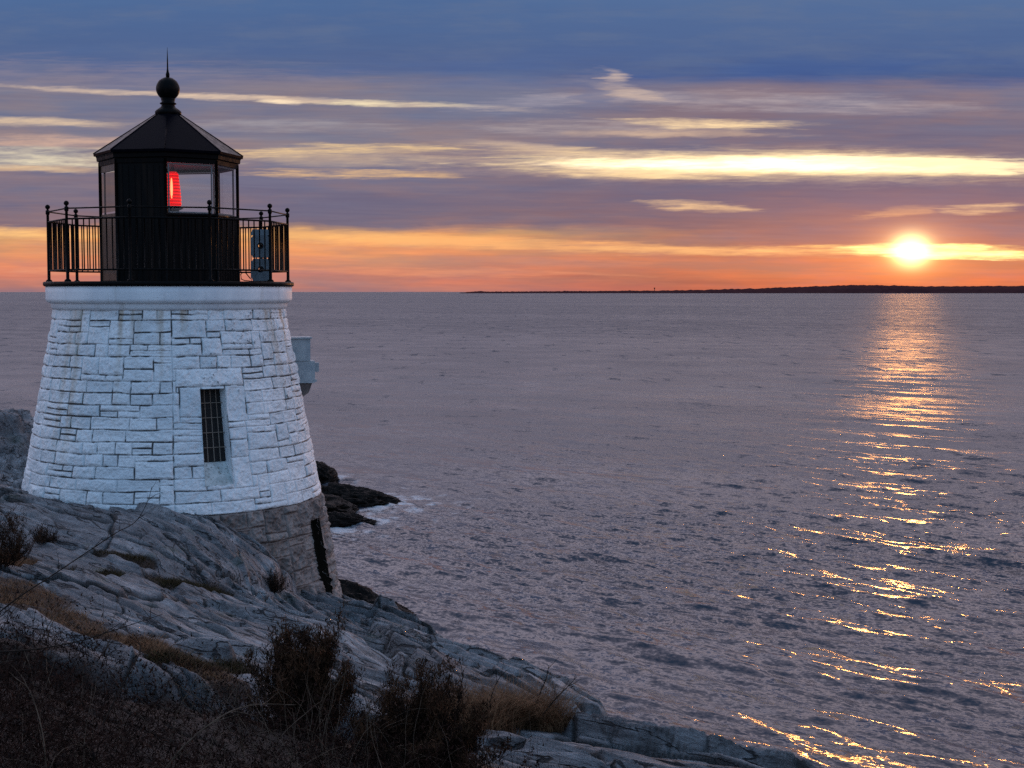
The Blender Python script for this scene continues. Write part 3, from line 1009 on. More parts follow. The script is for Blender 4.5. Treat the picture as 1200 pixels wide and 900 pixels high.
def cells(u, v, seed):
    """Voronoi cells: per-cell random number and distance to the nearest border"""
    iu, iv = np.floor(u).astype(np.int64), np.floor(v).astype(np.int64)
    d1 = np.full(u.shape, 9.0); d2 = np.full(u.shape, 9.0); rid = np.zeros(u.shape)
    z0 = np.zeros_like(iu)
    with np.errstate(over='ignore'):
        for a in (-1, 0, 1):
            for b in (-1, 0, 1):
                cu = iu + a + 0.1 + 0.8 * _hash(iu + a, iv + b, z0, seed)
                cv = iv + b + 0.1 + 0.8 * _hash(iu + a, iv + b, z0, seed + 1)
                h = _hash(iu + a, iv + b, z0, seed + 2)
                d = np.sqrt((u - cu) ** 2 + (v - cv) ** 2)
                near = d < d1
                d2 = np.where(near, d1, np.minimum(d2, d))
                rid = np.where(near, h, rid)
                d1 = np.where(near, d, d1)
    return rid, d2 - d1


def ground(x, y, full=False):
    x = np.asarray(x, float); y = np.asarray(y, float)
    s = edge_dist(x, y) + 0.22 * fbm(x * 0.9, y * 0.9, None, 4, 5)
    base = np.clip(tps(x, y), 3.0, 9.3)
    cc = 0.69 * x + 0.72 * y
    ll = 0.72 * x - 0.69 * y
    soil = soil_mask(x, y)
    w1 = fbm(x * 0.35, y * 0.35, None, 3, 31)
    def saw(L, k, seed):
        ph = cc / L + k * w1 + 0.35 * fbm(ll * 0.25, cc * 0.6, None, 2, seed)
        f = ph - np.floor(ph)
        amp = 0.45 + 0.55 * vnoise(np.floor(ph) * 3.7, ll * 0.22, None, seed + 3)
        return (np.minimum(f / 0.07, 1.0) * (1 - f) - 0.45) * np.clip(amp, 0, 1), f
    s1, f1 = saw(1.35, 1.1, 41)
    s2, f2 = saw(0.46, 2.3, 57)
    n1 = fbm(cc * 1.6, ll * 0.35, None, 5, 91)
    rid = 1 - np.abs(fbm(cc * 2.6, ll * 0.5, None, 4, 97)) * 2.2
    fine = fbm(cc * 7, ll * 1.6, None, 4, 99)
    damp = 1 - 0.6 * sstep(0.1, -0.2, edge_dist(x, y, SLAB))
    rock = damp * 0.30 * s1 + 0.13 * s2 + 0.06 * n1 + 0.05 * rid + 0.04 * fine
    wa, wc = 0.25 * fbm(x * 0.8, y * 0.8, None, 3, 141), 0.25 * fbm(x * 0.8 + 9, y * 0.8, None, 3, 143)
    r1_, e1_ = cells(cc / 1.0 + wa, ll / 2.9 + wc, 151)
    r2_, e2_ = cells(cc / 0.36 + 1.5 * wa, ll / 1.15 + wc, 161)
    some = sstep(-0.25, 0.25, fbm(x * 0.45, y * 0.45, None, 3, 171))
    rock = rock + 0.15 * (r1_ - 0.5) + 0.055 * (r2_ - 0.5) * some - 0.05 * sstep(0.05, 0.0, e1_) - 0.03 * sstep(0.06, 0.0, e2_) * some
    frac = np.maximum(sstep(0.045, 0.012, e1_) * 0.85, sstep(0.05, 0.01, e2_) * 0.6 * some)
    crack = np.zeros(x.shape)
    for pts, rad in CRACKS:
        wob = 0.10 * fbm(x * 2.2, y * 2.2, None, 3, 13)
        crack = np.maximum(crack, sstep(0.0, 0.6, caps(x + wob, y - wob, pts, rad)))
    z = base + rock * (1 - 0.75 * soil) - 0.10 * crack + 0.05 * soil * fbm(x * 3, y * 3, None, 4, 65)
    # the thick pale slab the tower stands on, and the tilted one among the brambles
    wb_ = 0.10 * n1 + 0.03 * fine
    tip = np.exp(-((x - TIP[0]) ** 2 + (y - TIP[1]) ** 2) / 2.2)
    z = z + (0.05 + 0.30 * tip) * sstep(0.05, -0.08, edge_dist(x, y, SLAB) + wb_)
    z = z + 0.20 * sstep(0.08, -0.12, edge_dist(x, y, SLAB2) + wb_)
    z = z + 0.22 * sstep(0.06, -0.10, edge_dist(x, y, SLAB3) + 0.6 * wb_)
    # cliff
    drop = np.where(s > 0, 0.30 * sstep(0, 0.2, s) + s * 1.05 + 0.35 * (s1 + 0.3) * sstep(0.2, 2, s), 0)
    z = z - drop - 0.05 * np.exp(-(s / 0.25) ** 2)
    # bench that carries the tower foot, and the hollow round the base
    z = np.maximum(z, -3.0)
    cr = np.maximum(np.maximum(crack, frac * (1 - soil)), sstep(0.02, 0.0, f1) * 0.6 * (1 - soil))
    return (z, soil, cr) if full else z


def axis(dense, lo, hi, step_d, step_c, far_lo, far_hi):
    a = np.arange(lo, hi, step_d)
    l = np.arange(far_lo, lo, step_c); r = np.arange(hi, far_hi + step_c, step_c)
    return np.r_[l, a, r]


def hit(px, py, full=False):
    """where the line of sight through a photo position meets the ground"""
    ys = np.arange(5.0, 40.0, 0.04)
    o_ = at(px, py, 10.0) - Vector((0, 0, H))
    xs_, zs_ = o_.x * ys / 10.0, H + o_.z * ys / 10.0
    g_ = ground(xs_, ys)
    k = np.argmax(g_ >= zs_)
    return (float(xs_[k]), float(ys[k]))


PATCH = dict(
    slope=([hit(-20, 672), hit(40, 705), hit(130, 745), hit(250, 788)], [.75, .60, .42, .24]),
    pocket=([hit(196, 677), hit(258, 690)], [.34, .22]),
    seam=([hit(78, 664), hit(140, 669)], [.22, .16]),
    hollow=([hit(115, 646), hit(170, 658)], [.13, .17]),
    ledge=([hit(180, 772), hit(250, 783), hit(310, 795)], [.10, .16, .24]),
    tuft=([hit(520, 850), hit(585, 845), hit(648, 842)], [.55, .42, .20]),
    bank=([hit(-40, 655), hit(14, 658)], [.8, .5]),
)
CRACKS = [([hit(478, 770), hit(560, 778), hit(640, 793)], .07),
          ([hit(360, 712), hit(430, 728), hit(500, 752)], .06),
          ([hit(10, 582), hit(70, 598), hit(130, 612)], .05),
          ([hit(120, 632), hit(220, 662), hit(330, 705)], .05),
          ([hit(150, 700), hit(260, 740), hit(340, 775)], .08)]

az = np.radians(axis(None, -25, 20, 0.048, 0.6, -80, 80))
rad_ = np.concatenate([np.geomspace(1.0, 6.0, 60, endpoint=False), np.geomspace(6.0, 27, 960, endpoint=False), np.geomspace(27, 48, 60)])
RR, AA = np.meshgrid(rad_, az, indexing='ij')
X, Y = RR * np.sin(AA), RR * np.cos(AA)
Zg, SO, CR = ground(X, Y, True)
V = np.stack([X, Y, Zg], -1).reshape(-1, 3)
Fq = grid_faces(len(rad_), len(az))[:, ::-1]
ter = np_mesh('rocky_ground', V, Fq, M_rock, None, True, dict(soil=SO, crack=CR))
tag(ter, 'layered grey rock slabs sloping down to the sea', None, None, 'structure')


def gz(x, y): return float(ground(np.array([x]), np.array([y]))[0])


# ------------------------------------------------------------------ free-standing rocks
def rock_mesh(name, c, size, seed, label, mat=M_wetrock, prof=None, rot=0.0, n=70, skew=0.0, amp=0.22, ridge=0.26):
    """a broken lump of rock sitting in the water or on the shore"""
    u = np.linspace(0, 2 * math.pi, n * 2, endpoint=False)
    v = np.linspace(0.02, math.pi - 0.02, n)
    VV, UU = np.meshgrid(v, u, indexing='ij')
    x = np.sin(VV) * np.cos(UU); y = np.sin(VV) * np.sin(UU); z = np.cos(VV)
    q = 1 + amp * fbm(x * 1.7 + seed, y * 1.7, z * 1.7, 4, seed) + ridge * (0.7 - 2 * np.abs(fbm(x * 3 + seed, y * 3, z * 6, 5, seed + 5, 0.6)))
    x, y, z = x * q * size[0], y * q * size[1], z * q * size[2]
    x0 = x / size[0]
    z = z * np.clip(1 - skew * x0, 0.12, 2.0)
    z = z + 0.04 * size[2] * np.round(z / (0.22 * size[2]))
    cr, sr = math.cos(rot), math.sin(rot)
    V = np.stack([x * cr - y * sr, x * sr + y * cr, z], -1).reshape(-1, 3)
    o = np_mesh(name, V, grid_faces(n, n * 2, True)[:, ::-1], mat)
    o.location = c
    return tag(o, label, 'rock', 'dark rocks at the waterline')


def sea_at(px, py):
    v = at(px, py, 10.0)
    d = v - Vector((0, 0, H))
    t = -H / d.z
    return Vector((d.x * t, d.y * t, 0))


ROCKS = []
def srock(px, py, size, seed, label, **kw):
    p = sea_at(px, py)
    ROCKS.append((p.x, p.y, size[0]))
    return rock_mesh('shore_rock', (p.x, p.y, kw.pop('dz', -0.15)), size, seed, label, **kw)


srock(416, 590, (2.2, 1.3, 0.72), 3, 'largest black rock in the surf behind the lighthouse, low and long', skew=0.45)
srock(405, 612, (1.5, 0.8, 0.42), 8, 'flat black rock awash just below the largest one', skew=0.35)
srock(374, 562, (1.0, 1.4, 0.85), 14, 'farthest upright black rock touching the lighthouse wall in view', skew=0.3)
srock(420, 722, (1.75, 1.2, 0.80), 21, 'dark wedge of rock at the foot of the grey stone base', skew=0.62, amp=0.15)
srock(352, 600, (2.4, 2.5, 0.9), 27, 'black rock hidden mostly behind the lighthouse wall', skew=0.3)
oc = at(-30, 525, 34)
ro = rock_mesh('rock_outcrop', (oc.x - 0.4, oc.y, 3.9), (4.2, 2.2, 2.9), 33, 'tall grey layered rock outcrop left of the lighthouse', mat=M_rock, n=120, rot=0.3, amp=0.16, ridge=0.10)
del ro['group']

# ------------------------------------------------------------------ sea
cols_az = np.radians(axis(None, -24, 24, 0.036, 0.5, -75, 75))
dep = np.concatenate([np.linspace(0.42, 0.36, 12, endpoint=False), np.linspace(0.36, 0.006, 900, endpoint=False), np.geomspace(0.006, 0.00024, 60)])
rs = H / dep
drs = np.gradient(rs)
RR, AA = np.meshgrid(rs, cols_az, indexing='ij')
DR = np.repeat(drs[:, None], len(cols_az), 1)
X, Y = RR * np.sin(AA), RR * np.cos(AA)
Zs = np.zeros_like(X)
DX = np.zeros_like(X); DY = np.zeros_like(X)
lost = np.zeros_like(X)
wrng = np.random.default_rng(5)
main = math.radians(228)       # swell travels towards the shore
gust = 0.85 + 0.75 * fbm(X * 0.03, Y * 0.018, None, 3, 203)
NW = 80
for i in range(NW):
    lam = 0.55 * (9.0 / 0.55) ** ((i + wrng.random()) / NW)
    spread = 0.18 if lam > 4 else 0.34
    ang = main + wrng.normal() * spread
    k = 2 * math.pi / lam
    slope = 0.038 if lam < 2.2 else 0.0105
    if i % 14 == 0: lam, slope = 12 + 12 * wrng.random(), 0.018
    a = slope / k
    kx, ky = math.cos(ang) * k, math.sin(ang) * k
    ph = kx * X + ky * Y + wrng.random() * 6.283
    att = sstep(2.2, 5.0, lam / np.maximum(DR, 1e-6)) * gust
    sn = np.sin(ph)
    Zs += a * att * (sn + 0.22 * np.cos(2 * ph))
    q = 0.75 * a * att * np.cos(ph)
    DX += q * math.cos(ang); DY += q * math.sin(ang)
    lost += 0.5 * slope ** 2 * (1 - sstep(2.2, 5.0, lam / np.maximum(DR, 1e-6)) ** 2)
lost = np.sqrt(lost)
foam = np.full(X.shape, -9.0)
for (rx, ry, rs_) in ROCKS[:3]:
    d = np.sqrt((X - rx) ** 2 + ((Y - ry) * 0.8) ** 2)
    foam = np.maximum(foam, 1.15 - d / (rs_ * 1.9 + 0.6))
fn = fbm(X * 1.1, Y * 1.1, None, 5, 303, 0.65)
foam = 0.6 * sstep(0.45, 1.35, foam + fn * 1.7)
V = np.stack([X + DX, Y + DY, Zs], -1).reshape(-1, 3)
M_sea, t, b = material('sea_water', 0.07, (0.010, 0.016, 0.024), spec=0.5)
b.inputs['IOR'].default_value = 1.333
lost_a = t.attr('lost')
geo = t.new('ShaderNodeNewGeometry')
p = geo.outputs['Position']
rotn = t.new('ShaderNodeVectorRotate', rotation_type='Z_AXIS')
t.l.new(p, rotn.inputs['Vector']); rotn.inputs['Angle'].default_value = -main
pr = rotn.outputs[0]
def ripple(sc, along, amp, detail=3.0):
    nz = t.noise(t.vmul(pr, (sc, sc * along, sc)), 1.0, detail, 0.6, 0.3, color=True)
    cx, cy, cz = t.sep(nz)
    return t.m('MULTIPLY', t.m('SUBTRACT', cx, 0.5), amp), t.m('MULTIPLY', t.m('SUBTRACT', cy, 0.5), amp)
def madd(a, b): return t.m('ADD', a[0], b[0]), t.m('ADD', a[1], b[1])
fade = t.attr('near')
def scl(r, k): return t.m('MULTIPLY', r[0], k), t.m('MULTIPLY', r[1], k)
r1 = scl(ripple(3.4, 0.30, 1.75), t.m('MULTIPLY_ADD', fade, 0.65, 0.35))
r2 = scl(ripple(11.0, 0.5, 1.3, 2.0), t.m('MULTIPLY_ADD', fade, 0.85, 0.15))
lo_ = ripple(0.55, 0.5, 1.0, 5.0)
la = t.m('MULTIPLY', lost_a, 6.5)
lo_ = (t.m('MULTIPLY', lo_[0], la), t.m('MULTIPLY', lo_[1], la))
gq = t.maprange(t.noise(t.vmul(pr, (0.045, 0.02, 0.045)), 1.0, 4, 0.6), 0.34, 0.66, 0.55, 1.45)
gx, gy = madd(scl(madd(r1, r2), gq), lo_)
fn_ = t.noise(t.vmul(p, (0.42, 0.075, 0.3)), 1.0, 3, 0.55)
fl_ = t.m('MULTIPLY', t.maprange(fn_, 0.56, 0.70), t.m('MULTIPLY_ADD', t.m('SUBTRACT', 1.0, fade), 0.40, 0.04))
cm, sm_ = math.cos(main), math.sin(main)
wx = t.m('SUBTRACT', t.m('MULTIPLY', gx, cm), t.m('MULTIPLY', gy, sm_))
wy = t.m('ADD', t.m('MULTIPLY', gx, sm_), t.m('MULTIPLY', gy, cm))
wy = t.m('SUBTRACT', wy, fl_)
nv = t.vadd(geo.outputs['Normal'], t.xyz(wx, wy, 0.0))
nn = t.new('ShaderNodeVectorMath', operation='NORMALIZE'); t.l.new(nv, nn.inputs[0])
t.l.new(nn.outputs[0], b.inputs['Normal'])
fa = t.attr('foam')
t.l.new(t.mix(fa, (0.028, 0.034, 0.048), (0.55, 0.60, 0.63)), b.inputs['Base Color'])
far = t.m('SUBTRACT', 1.0, fade)
var = t.m('ADD', t.m('MULTIPLY', t.m('POWER', lost_a, 2.0), 0.9), t.m('MULTIPLY', t.m('POWER', far, 3.0), 0.045))
gn2 = t.noise(t.vmul(pr, (0.10, 0.07, 0.10)), 1.0, 5, 0.65)
gn = t.noise(t.vmul(pr, (0.006, 0.0025, 0.006)), 1.0, 5, 0.6)
var = t.m('MULTIPLY', var, t.m('MULTIPLY', t.maprange(gn, 0.3, 0.7, 0.6, 1.4), t.maprange(gn2, 0.32, 0.68, 0.45, 1.5)))
rgh = t.m('ADD', t.m('POWER', t.m('ADD', var, 0.0008), 0.25), 0.0)
t.l.new(t.m('MAXIMUM', rgh, t.m('MULTIPLY', fa, 0.7)), b.inputs['Roughness'])
sea = np_mesh('sea', V, grid_faces(len(rs), len(cols_az))[:, ::-1], M_sea, None, True, dict(lost=lost, foam=foam, near=1 - sstep(1.6, 2.75, np.log10(RR))))
tag(sea, 'open sea with choppy wind waves', None, None, 'structure')

# ------------------------------------------------------------------ far shore
prof = [(540, 342.9), (552, 341.6), (562, 341.0), (570, 341.8), (600, 341.6), (700, 341.0), (760, 340.6), (800, 340.4), (850, 339.4), (900, 338.0), (935, 336.8), (970, 335.4), (1005, 334.2),
        (1040, 334.0), (1070, 334.6), (1100, 335.6), (1150, 335.4), (1200, 335.0), (1260, 335.2), (1340, 337), (1420, 340), (1480, 343)]
YF = 9000.0
xs = np.arange(538, 1482, 0.7)
tops = np.interp(xs, [a for a, _ in prof], [b for _, b in prof])
tz = np.array([at(a, b, YF).z for a, b in zip(xs, tops)])
tx = np.array([at(a, 340, YF).x for a in xs])
jag = np.clip((tz + 3) / 25, 0, 1)
rows = []
for (yy, kz, s) in ((-60, -0.3, 1), (0, 0.55, 2), (120, 0.85, 3), (320, 1.0, 4), (700, 0.8, 5), (1200, -0.3, 6)):
    nz_ = fbm(xs * 0.35, xs * 0 + s * 3.1, None, 4, 400 + s) * 5.5 + fbm(xs * 1.4, xs * 0 + s, None, 2, 440 + s) * 3
    z = (tz * kz + nz_ * jag * max(kz, 0)) if kz > 0 else tz * 0 - 6
    rows.append(np.stack([tx, np.full_like(tx, YF + yy), z], -1))
V = np.array(rows).reshape(-1, 3)
fs_ = np_mesh('far_shore', V, grid_faces(len(rows), len(xs))[:, ::-1], M_farland, None, False)
tag(fs_, 'low dark wooded shore along the horizon', None, None, 'structure')
wt = at(767, 340.4, YF + 100)
q = MB()
q.tube([(0, 0, 0), (0, 0, 15)], 2.0, 8)
tower_ = empty('water_tower', (wt.x, wt.y, wt.z - 3))
tag(tower_, 'tiny water tower rising from the far shore on the horizon', 'water tower')
q.build('stem', M_farland, tower_)
q = MB(); q.lathe([(1.5, 13), (4.5, 15.5), (5, 18), (4, 20.5), (1, 21.5)], 16)
q.build('tank', M_farland, tower_)

# ------------------------------------------------------------------ plants
def blades(name, spots, hgt, wid, mat, bend=0.35, seg=3, rg=None):
    """many thin curved blades as flat two-sided strips; spots: (x, y, z) rows"""
    rg = rg or np.random.default_rng(3)
    n = len(spots)
    an = rg.random(n) * 2 * math.pi
    h = hgt * (0.35 + 0.95 * rg.random(n)) * (0.75 + 0.45 * fbm(spots[:, 0] * 3, spots[:, 1] * 3, None, 2, 8)); bd = bend * h * (0.4 + rg.random(n))
    side = np.stack([-np.sin(an), np.cos(an)], -1)
    s2 = rg.random(n) * 2 * math.pi
    wdir = np.stack([np.cos(s2), np.sin(s2)], -1)
    V, Fs = [], []
    lv = []
    for k in range(seg + 1):
        f = k / seg
        c = np.stack([spots[:, 0] + side[:, 0] * bd * f * f, spots[:, 1] + side[:, 1] * bd * f * f, spots[:, 2] + h * f * (1 - 0.12 * f)], -1)
        w = wid * (1 - 0.85 * f)
        off = np.concatenate([wdir * w, np.zeros((n, 1))], 1)
        lv.append(np.stack([c - off, c + off], 1))
    V = np.stack(lv, 1).reshape(-1, 3)           # n, seg+1, 2
    b = np.arange(n)[:, None] * (seg + 1) * 2
    Fs = []
    for k in range(seg):
        Fs.append(np.concatenate([b + 2 * k, b + 2 * k + 1, b + 2 * k + 3, b + 2 * k + 2], 1))
    Fs = np.concatenate(Fs)
    return np_mesh(name, V, Fs, mat, None, False)


def scatter(pts, rads, n, seed, grow=1.0):
    rg = np.random.default_rng(seed)
    P = np.array(pts)
    rads = np.array(rads) * grow
    seg = rg.integers(0, len(P) - 1, n); t = rg.random(n)
    c = P[seg] + (P[seg + 1] - P[seg]) * t[:, None]
    r = rads[seg] + (rads[seg + 1] - rads[seg]) * t
    a = rg.random(n) * 2 * math.pi; d = np.sqrt(rg.random(n)) * r
    x, y = c[:, 0] + np.cos(a) * d, c[:, 1] + np.sin(a) * d
    m = soil_mask(x, y) > 0.35
    x, y = x[m], y[m]
    return np.stack([x, y, ground(x, y) - 0.02], -1)


g = blades('dry_grass', np.concatenate([scatter(*PATCH['slope'], 15000, 1), scatter(*PATCH['bank'], 6000, 6)]), 0.10, 0.004, M_drygrass, 0.9)
tag(g, 'short russet dry grass covering the slope at the left edge', 'grass', None, 'stuff')
g = blades('dark_grass', np.concatenate([scatter(*PATCH['pocket'], 3800, 2), scatter(*PATCH['seam'], 1500, 3), scatter(*PATCH['hollow'], 700, 4), scatter(*PATCH['ledge'], 2600, 5)]), 0.10, 0.005, M_darkgrass, 0.9)
tag(g, 'dark brown turf filling the hollows between rock slabs', 'grass', None, 'stuff')
g = blades('tall_dry_grass', scatter(*PATCH['tuft'], 5600, 7), 0.40, 0.0034, M_drygrass, 1.0, 4)
tag(g, 'taller straw brown grass at the edge of the lower slab', 'grass', None, 'stuff')


def stem_path(p0, direction, length, seg, droop, wob, rg):
    p = Vector(p0); d = Vector(direction).normalized()
    pts = [p.copy()]
    for k in range(seg):
        d = (d + Vector((rg.uniform(-wob, wob), rg.uniform(-wob, wob), rg.uniform(-wob, wob) - droop))).normalized()
        p = p + d * (length / seg)
        pts.append(p.copy())
    return pts


def tubes_np(paths, r0_, name, mat, taper=0.75, parent=None):
    """three-sided thin stems, all in one mesh"""
    V, Fs, b = [], [], 0
    for pts, rr in zip(paths, r0_):
        m = len(pts)
        A_ = np.array([tuple(q) for q in pts])
        T_ = np.gradient(A_, axis=0)
        T_ /= np.linalg.norm(T_, axis=1)[:, None] + 1e-9
        ref = np.array([0.31, 0.17, 0.93]) if abs(T_[0, 2]) < 0.8 else np.array([0.9, 0.3, 0.1])
        U = np.cross(T_, ref); U /= np.linalg.norm(U, axis=1)[:, None] + 1e-9
        W = np.cross(T_, U)
        rad = rr * (1 - taper * np.linspace(0, 1, m))[:, None]
        for k in range(3):
            w = 2 * math.pi * k / 3
            V.append(A_ + (U * math.cos(w) + W * math.sin(w)) * rad)
        i = np.arange(m - 1)
        for k in range(3):
            k2 = (k + 1) % 3
            Fs.append(np.stack([b + k * m + i, b + k2 * m + i, b + k2 * m + i + 1, b + k * m + i + 1], -1))
        b += 3 * m
    return np_mesh(name, np.concatenate(V), np.concatenate(Fs), mat, parent, True)


# bramble thicket across the near slope
def thicket_spots(n, seed):
    rg = random.Random(seed)
    res = []
    while len(res) < n:
        px = rg.uniform(-60, 640); Y_ = rg.uniform(5.2, 10.6)
        x = (px - 600) / F * Y_ * 1.0
        lim = 10.5 - 0.9 * max(0, (px - 250) / 350) if px > 250 else 10.5 + 0.3 * (250 - px) / 250
        if Y_ > lim + 0.5 * math.sin(px * .03) * .4: continue
        res.append((x, Y_))
    a = np.array(res)
    return np.c_[a, ground(a[:, 0], a[:, 1])]


rg = random.Random(21)
paths, rad = [], []
for (x, y, z) in thicket_spots(5200, 5):
    L = rg.uniform(0.30, 0.80) * (0.75 + 0.35 * math.sin(x * 2.1 + y))
    L *= 0.72
    d = (rg.uniform(-1, 1), rg.uniform(-1, 1), rg.uniform(0.6, 1.6))
    pts = stem_path((x, y, z - .03), d, L, 8, rg.uniform(0.02, 0.26), 0.25, rg)
    paths.append(pts); rad.append(rg.uniform(0.0018, 0.0042))
    for j in range(rg.randint(1, 3)):
        q = pts[rg.randint(2, 6)]
        paths.append(stem_path(q, (rg.uniform(-1, 1), rg.uniform(-1, 1), rg.uniform(-.2, 1.1)), L * rg.uniform(.25, .5), 5, 0.05, 0.3, rg)); rad.append(rg.uniform(0.0010, 0.0022))
th_ = tubes_np(paths, rad, 'bramble_thicket', M_bramble)
tag(th_, 'tangle of dark reddish bare brambles along the bottom edge', 'brambles', None, 'stuff')
# small withered leaves caught in it
sp_ = thicket_spots(11000, 9)
sp_[:, 2] += np.random.default_rng(4).random(len(sp_)) ** 1.5 * 0.42
lv_ = blades('withered_leaves', sp_, 0.035, 0.007, M_bramble, 1.2, 2)
tag(lv_, 'withered russet leaves caught among the brambles', 'leaves', None, 'stuff')
paths, rad = [], []
for (x, y, z) in thicket_spots(240, 15):
    pts = stem_path((x, y, z), (rg.uniform(-.6, .6), rg.uniform(-.6, .6), 1), rg.uniform(.3, .7), 9, rg.uniform(0, .2), .2, rg)
    paths.append(pts); rad.append(rg.uniform(.002, .0036))
for c_ in ((345, 880, 8.9), (420, 890, 8.9), (470, 895, 9.2)):
    v = at(*c_)
    for j in range(22):
        x, y = v.x + rg.uniform(-.35, .35), v.y + rg.uniform(-.3, .3)
        paths.append(stem_path((x, y, gz(x, y)), (rg.uniform(-.4, .4), rg.uniform(-.3, .3), 1), rg.uniform(.35, .75), 9, .05, .28, rg)); rad.append(rg.uniform(.002, .0034))
st_ = tubes_np(paths, rad, 'dead_stalks', M_palestem)
tag(st_, 'pale dead stalks standing among the dark brambles', 'stalks', None, 'stuff')


def juniper(px, py, wid, hgt, seed, label, n=5200, lean=0.0, mat=M_juniper, spike=0.0):
    hx, hy = hit(px, py)
    base = Vector((hx, hy, 0))
    z0 = gz(hx, hy)
    rg = random.Random(seed); nr = np.random.default_rng(seed)
    root = empty('juniper_bush', (base.x, base.y, z0))
    tag(root, label, 'bush', 'dark bushes among the rocks')
    paths, rad, tips = [], [], []
    for k in range(60):
        a = rg.uniform(0, 2 * math.pi); e = rg.uniform(0.25, 1.0)
        ln = hgt * rg.uniform(0.55, 1.0) * (1.05 - 0.45 * (1 - e))
        d = Vector((math.cos(a) * (1 - e) * 1.5 * wid / hgt + lean, math.sin(a) * (1 - e) * 1.5 * wid / hgt, e))
        r_ = rg.uniform(0, wid * .45)
        pts = stem_path((math.cos(a) * r_, math.sin(a) * r_, -.03), d, ln, 9, -0.04, 0.16, rg)
        paths.append(pts); rad.append(rg.uniform(0.006, 0.011) * hgt)
        for i in range(2, 10):
            for j in range(2):
                q = stem_path(pts[i], (rg.uniform(-.7, .7), rg.uniform(-.7, .7), rg.uniform(.3, 1.2)), hgt * rg.uniform(.08, .2), 4, -.05, .2, rg)
                paths.append(q); rad.append(.0025)
                tips.append(q)
    tubes_np(paths, rad, 'stems', M_twig, .8, root)
    # needle sprays along the twigs
    T_ = np.array([[tuple(v) for v in q] for q in tips])
    pick = nr.integers(0, len(T_), n); sg = nr.integers(0, 4, n); f = nr.random(n)[:, None]
    c = T_[pick, sg] * (1 - f) + T_[pick, sg + 1] * f
    c = c + nr.normal(size=(n, 3)) * 0.022 * hgt
    d = nr.normal(size=(n, 3)) * 0.55 + np.array([0, 0, 0.9])
    d /= np.linalg.norm(d, axis=1)[:, None]
    s = np.cross(d, nr.normal(size=(n, 3))); s /= np.linalg.norm(s, axis=1)[:, None]
    L = (0.022 + 0.042 * nr.random(n))[:, None] * hgt; w = 0.0048 * hgt
    V = np.stack([c - d * L * .3 - s * w * .4, c + s * w, c + d * L, c - s * w], 1).reshape(-1, 3)
    np_mesh('foliage', V, np.arange(n * 4).reshape(n, 4), mat, root, False)
    return root


juniper(358, 858, 0.31, 0.86, 5, 'tall dark juniper bush with ragged upright tips before the grey slab', 27000)
juniper(500, 905, 0.34, 0.74, 9, 'round dark brown juniper bush beside the dry grass at the bottom', 27000)
juniper(2, 668, 0.46, 0.66, 12, 'dark bush growing on the russet grass at the left edge', 9000)
juniper(52, 636, 0.24, 0.27, 17, 'small dark bush low on the pale slab below the lighthouse', 5000)
juniper(322, 694, 0.20, 0.34, 23, 'scrubby dark plant at the ledge end against the stone base', 3500)


def branch(name, pts_px, r_, label, cat, mat, side=(), group=None):
    root = empty(name, at(*pts_px[0]))
    base = root.location.copy()
    P = [at(*c) - base for c in pts_px]
    # smooth
    Q = []
    for i in range(len(P) - 1):
        p0, p1, p2, p3 = P[max(i - 1, 0)], P[i], P[i + 1], P[min(i + 2, len(P) - 1)]
        for k in range(6):
            s = k / 6
            Q.append(0.5 * ((2 * p1) + (p2 - p0) * s + (2 * p0 - 5 * p1 + 4 * p2 - p3) * s * s + (3 * p1 - p0 - 3 * p2 + p3) * s ** 3))
    Q.append(P[-1])
    m = MB(); n = len(Q)
    m.tube(Q, [r_ * (1 - .75 * i / n) for i in range(n)], 6)
    m.build('stem', mat, root)
    rg = random.Random(len(label))
    for i in range(4, n, 3):
        d = (Q[i] - Q[i - 1]).normalized() + Vector((rg.uniform(-.8, .8), rg.uniform(-.6, .6), rg.uniform(-.3, .8)))
        q = stem_path(Q[i], d, rg.uniform(.05, .16), 4, 0, .25, rg)
        tm = MB()
        tm.tube(q, [r_ * .4, r_ * .35, r_ * .3, r_ * .2, r_ * .15], 4)
        tm.build('twig', mat, root)
    tag(root, label, cat, group)
    return root


branch('bare_branch', [(-30, 742, 8.2), (15, 705, 8.3), (60, 675, 8.4), (105, 645, 8.5), (135, 625, 8.6), (158, 612, 8.7), (172, 590, 8.7), (178, 570, 8.8)], .0048, 'thin bare branch arching up across the slabs from the left edge', 'branch', M_twig)
branch('bare_branch', [(-40, 765, 7.8), (30, 762, 7.9), (90, 752, 8.0), (135, 738, 8.0), (190, 720, 8.2)], .006, 'bare bramble runner lying low over the russet grass', 'branch', M_twig)
branch('bare_branch', [(120, 850, 7.6), (150, 790, 7.7), (165, 760, 7.8), (150, 745, 7.8)], .005, 'bare hooked bramble shoot rising above the thicket at the left', 'branch', M_twig)
branch('dead_stem', [(185, 915, 6.6), (215, 875, 6.6), (262, 838, 6.7), (300, 826, 6.8), (345, 826, 6.9)], .005, 'pale dead stem bent over in an arch at the bottom left', 'stem', M_palestem)
branch('dead_stem', [(55, 915, 6.6), (50, 860, 6.6), (35, 810, 6.7), (18, 795, 6.7)], .004, 'pale dead stem curving left near the bottom left corner', 'stem', M_palestem)
branch('seed_stalk', [(625, 838, 12.6), (632, 815, 12.6), (640, 795, 12.6), (643, 780, 12.6)], .008, 'dark seed stalk with a bud on top, left of two above the slab', 'stalk', M_twig, group='seed stalks')
branch('seed_stalk', [(636, 838, 12.4), (650, 820, 12.4), (664, 806, 12.4), (676, 793, 12.4)], .008, 'dark seed stalk leaning right toward the sea', 'stalk', M_twig, group='seed stalks')
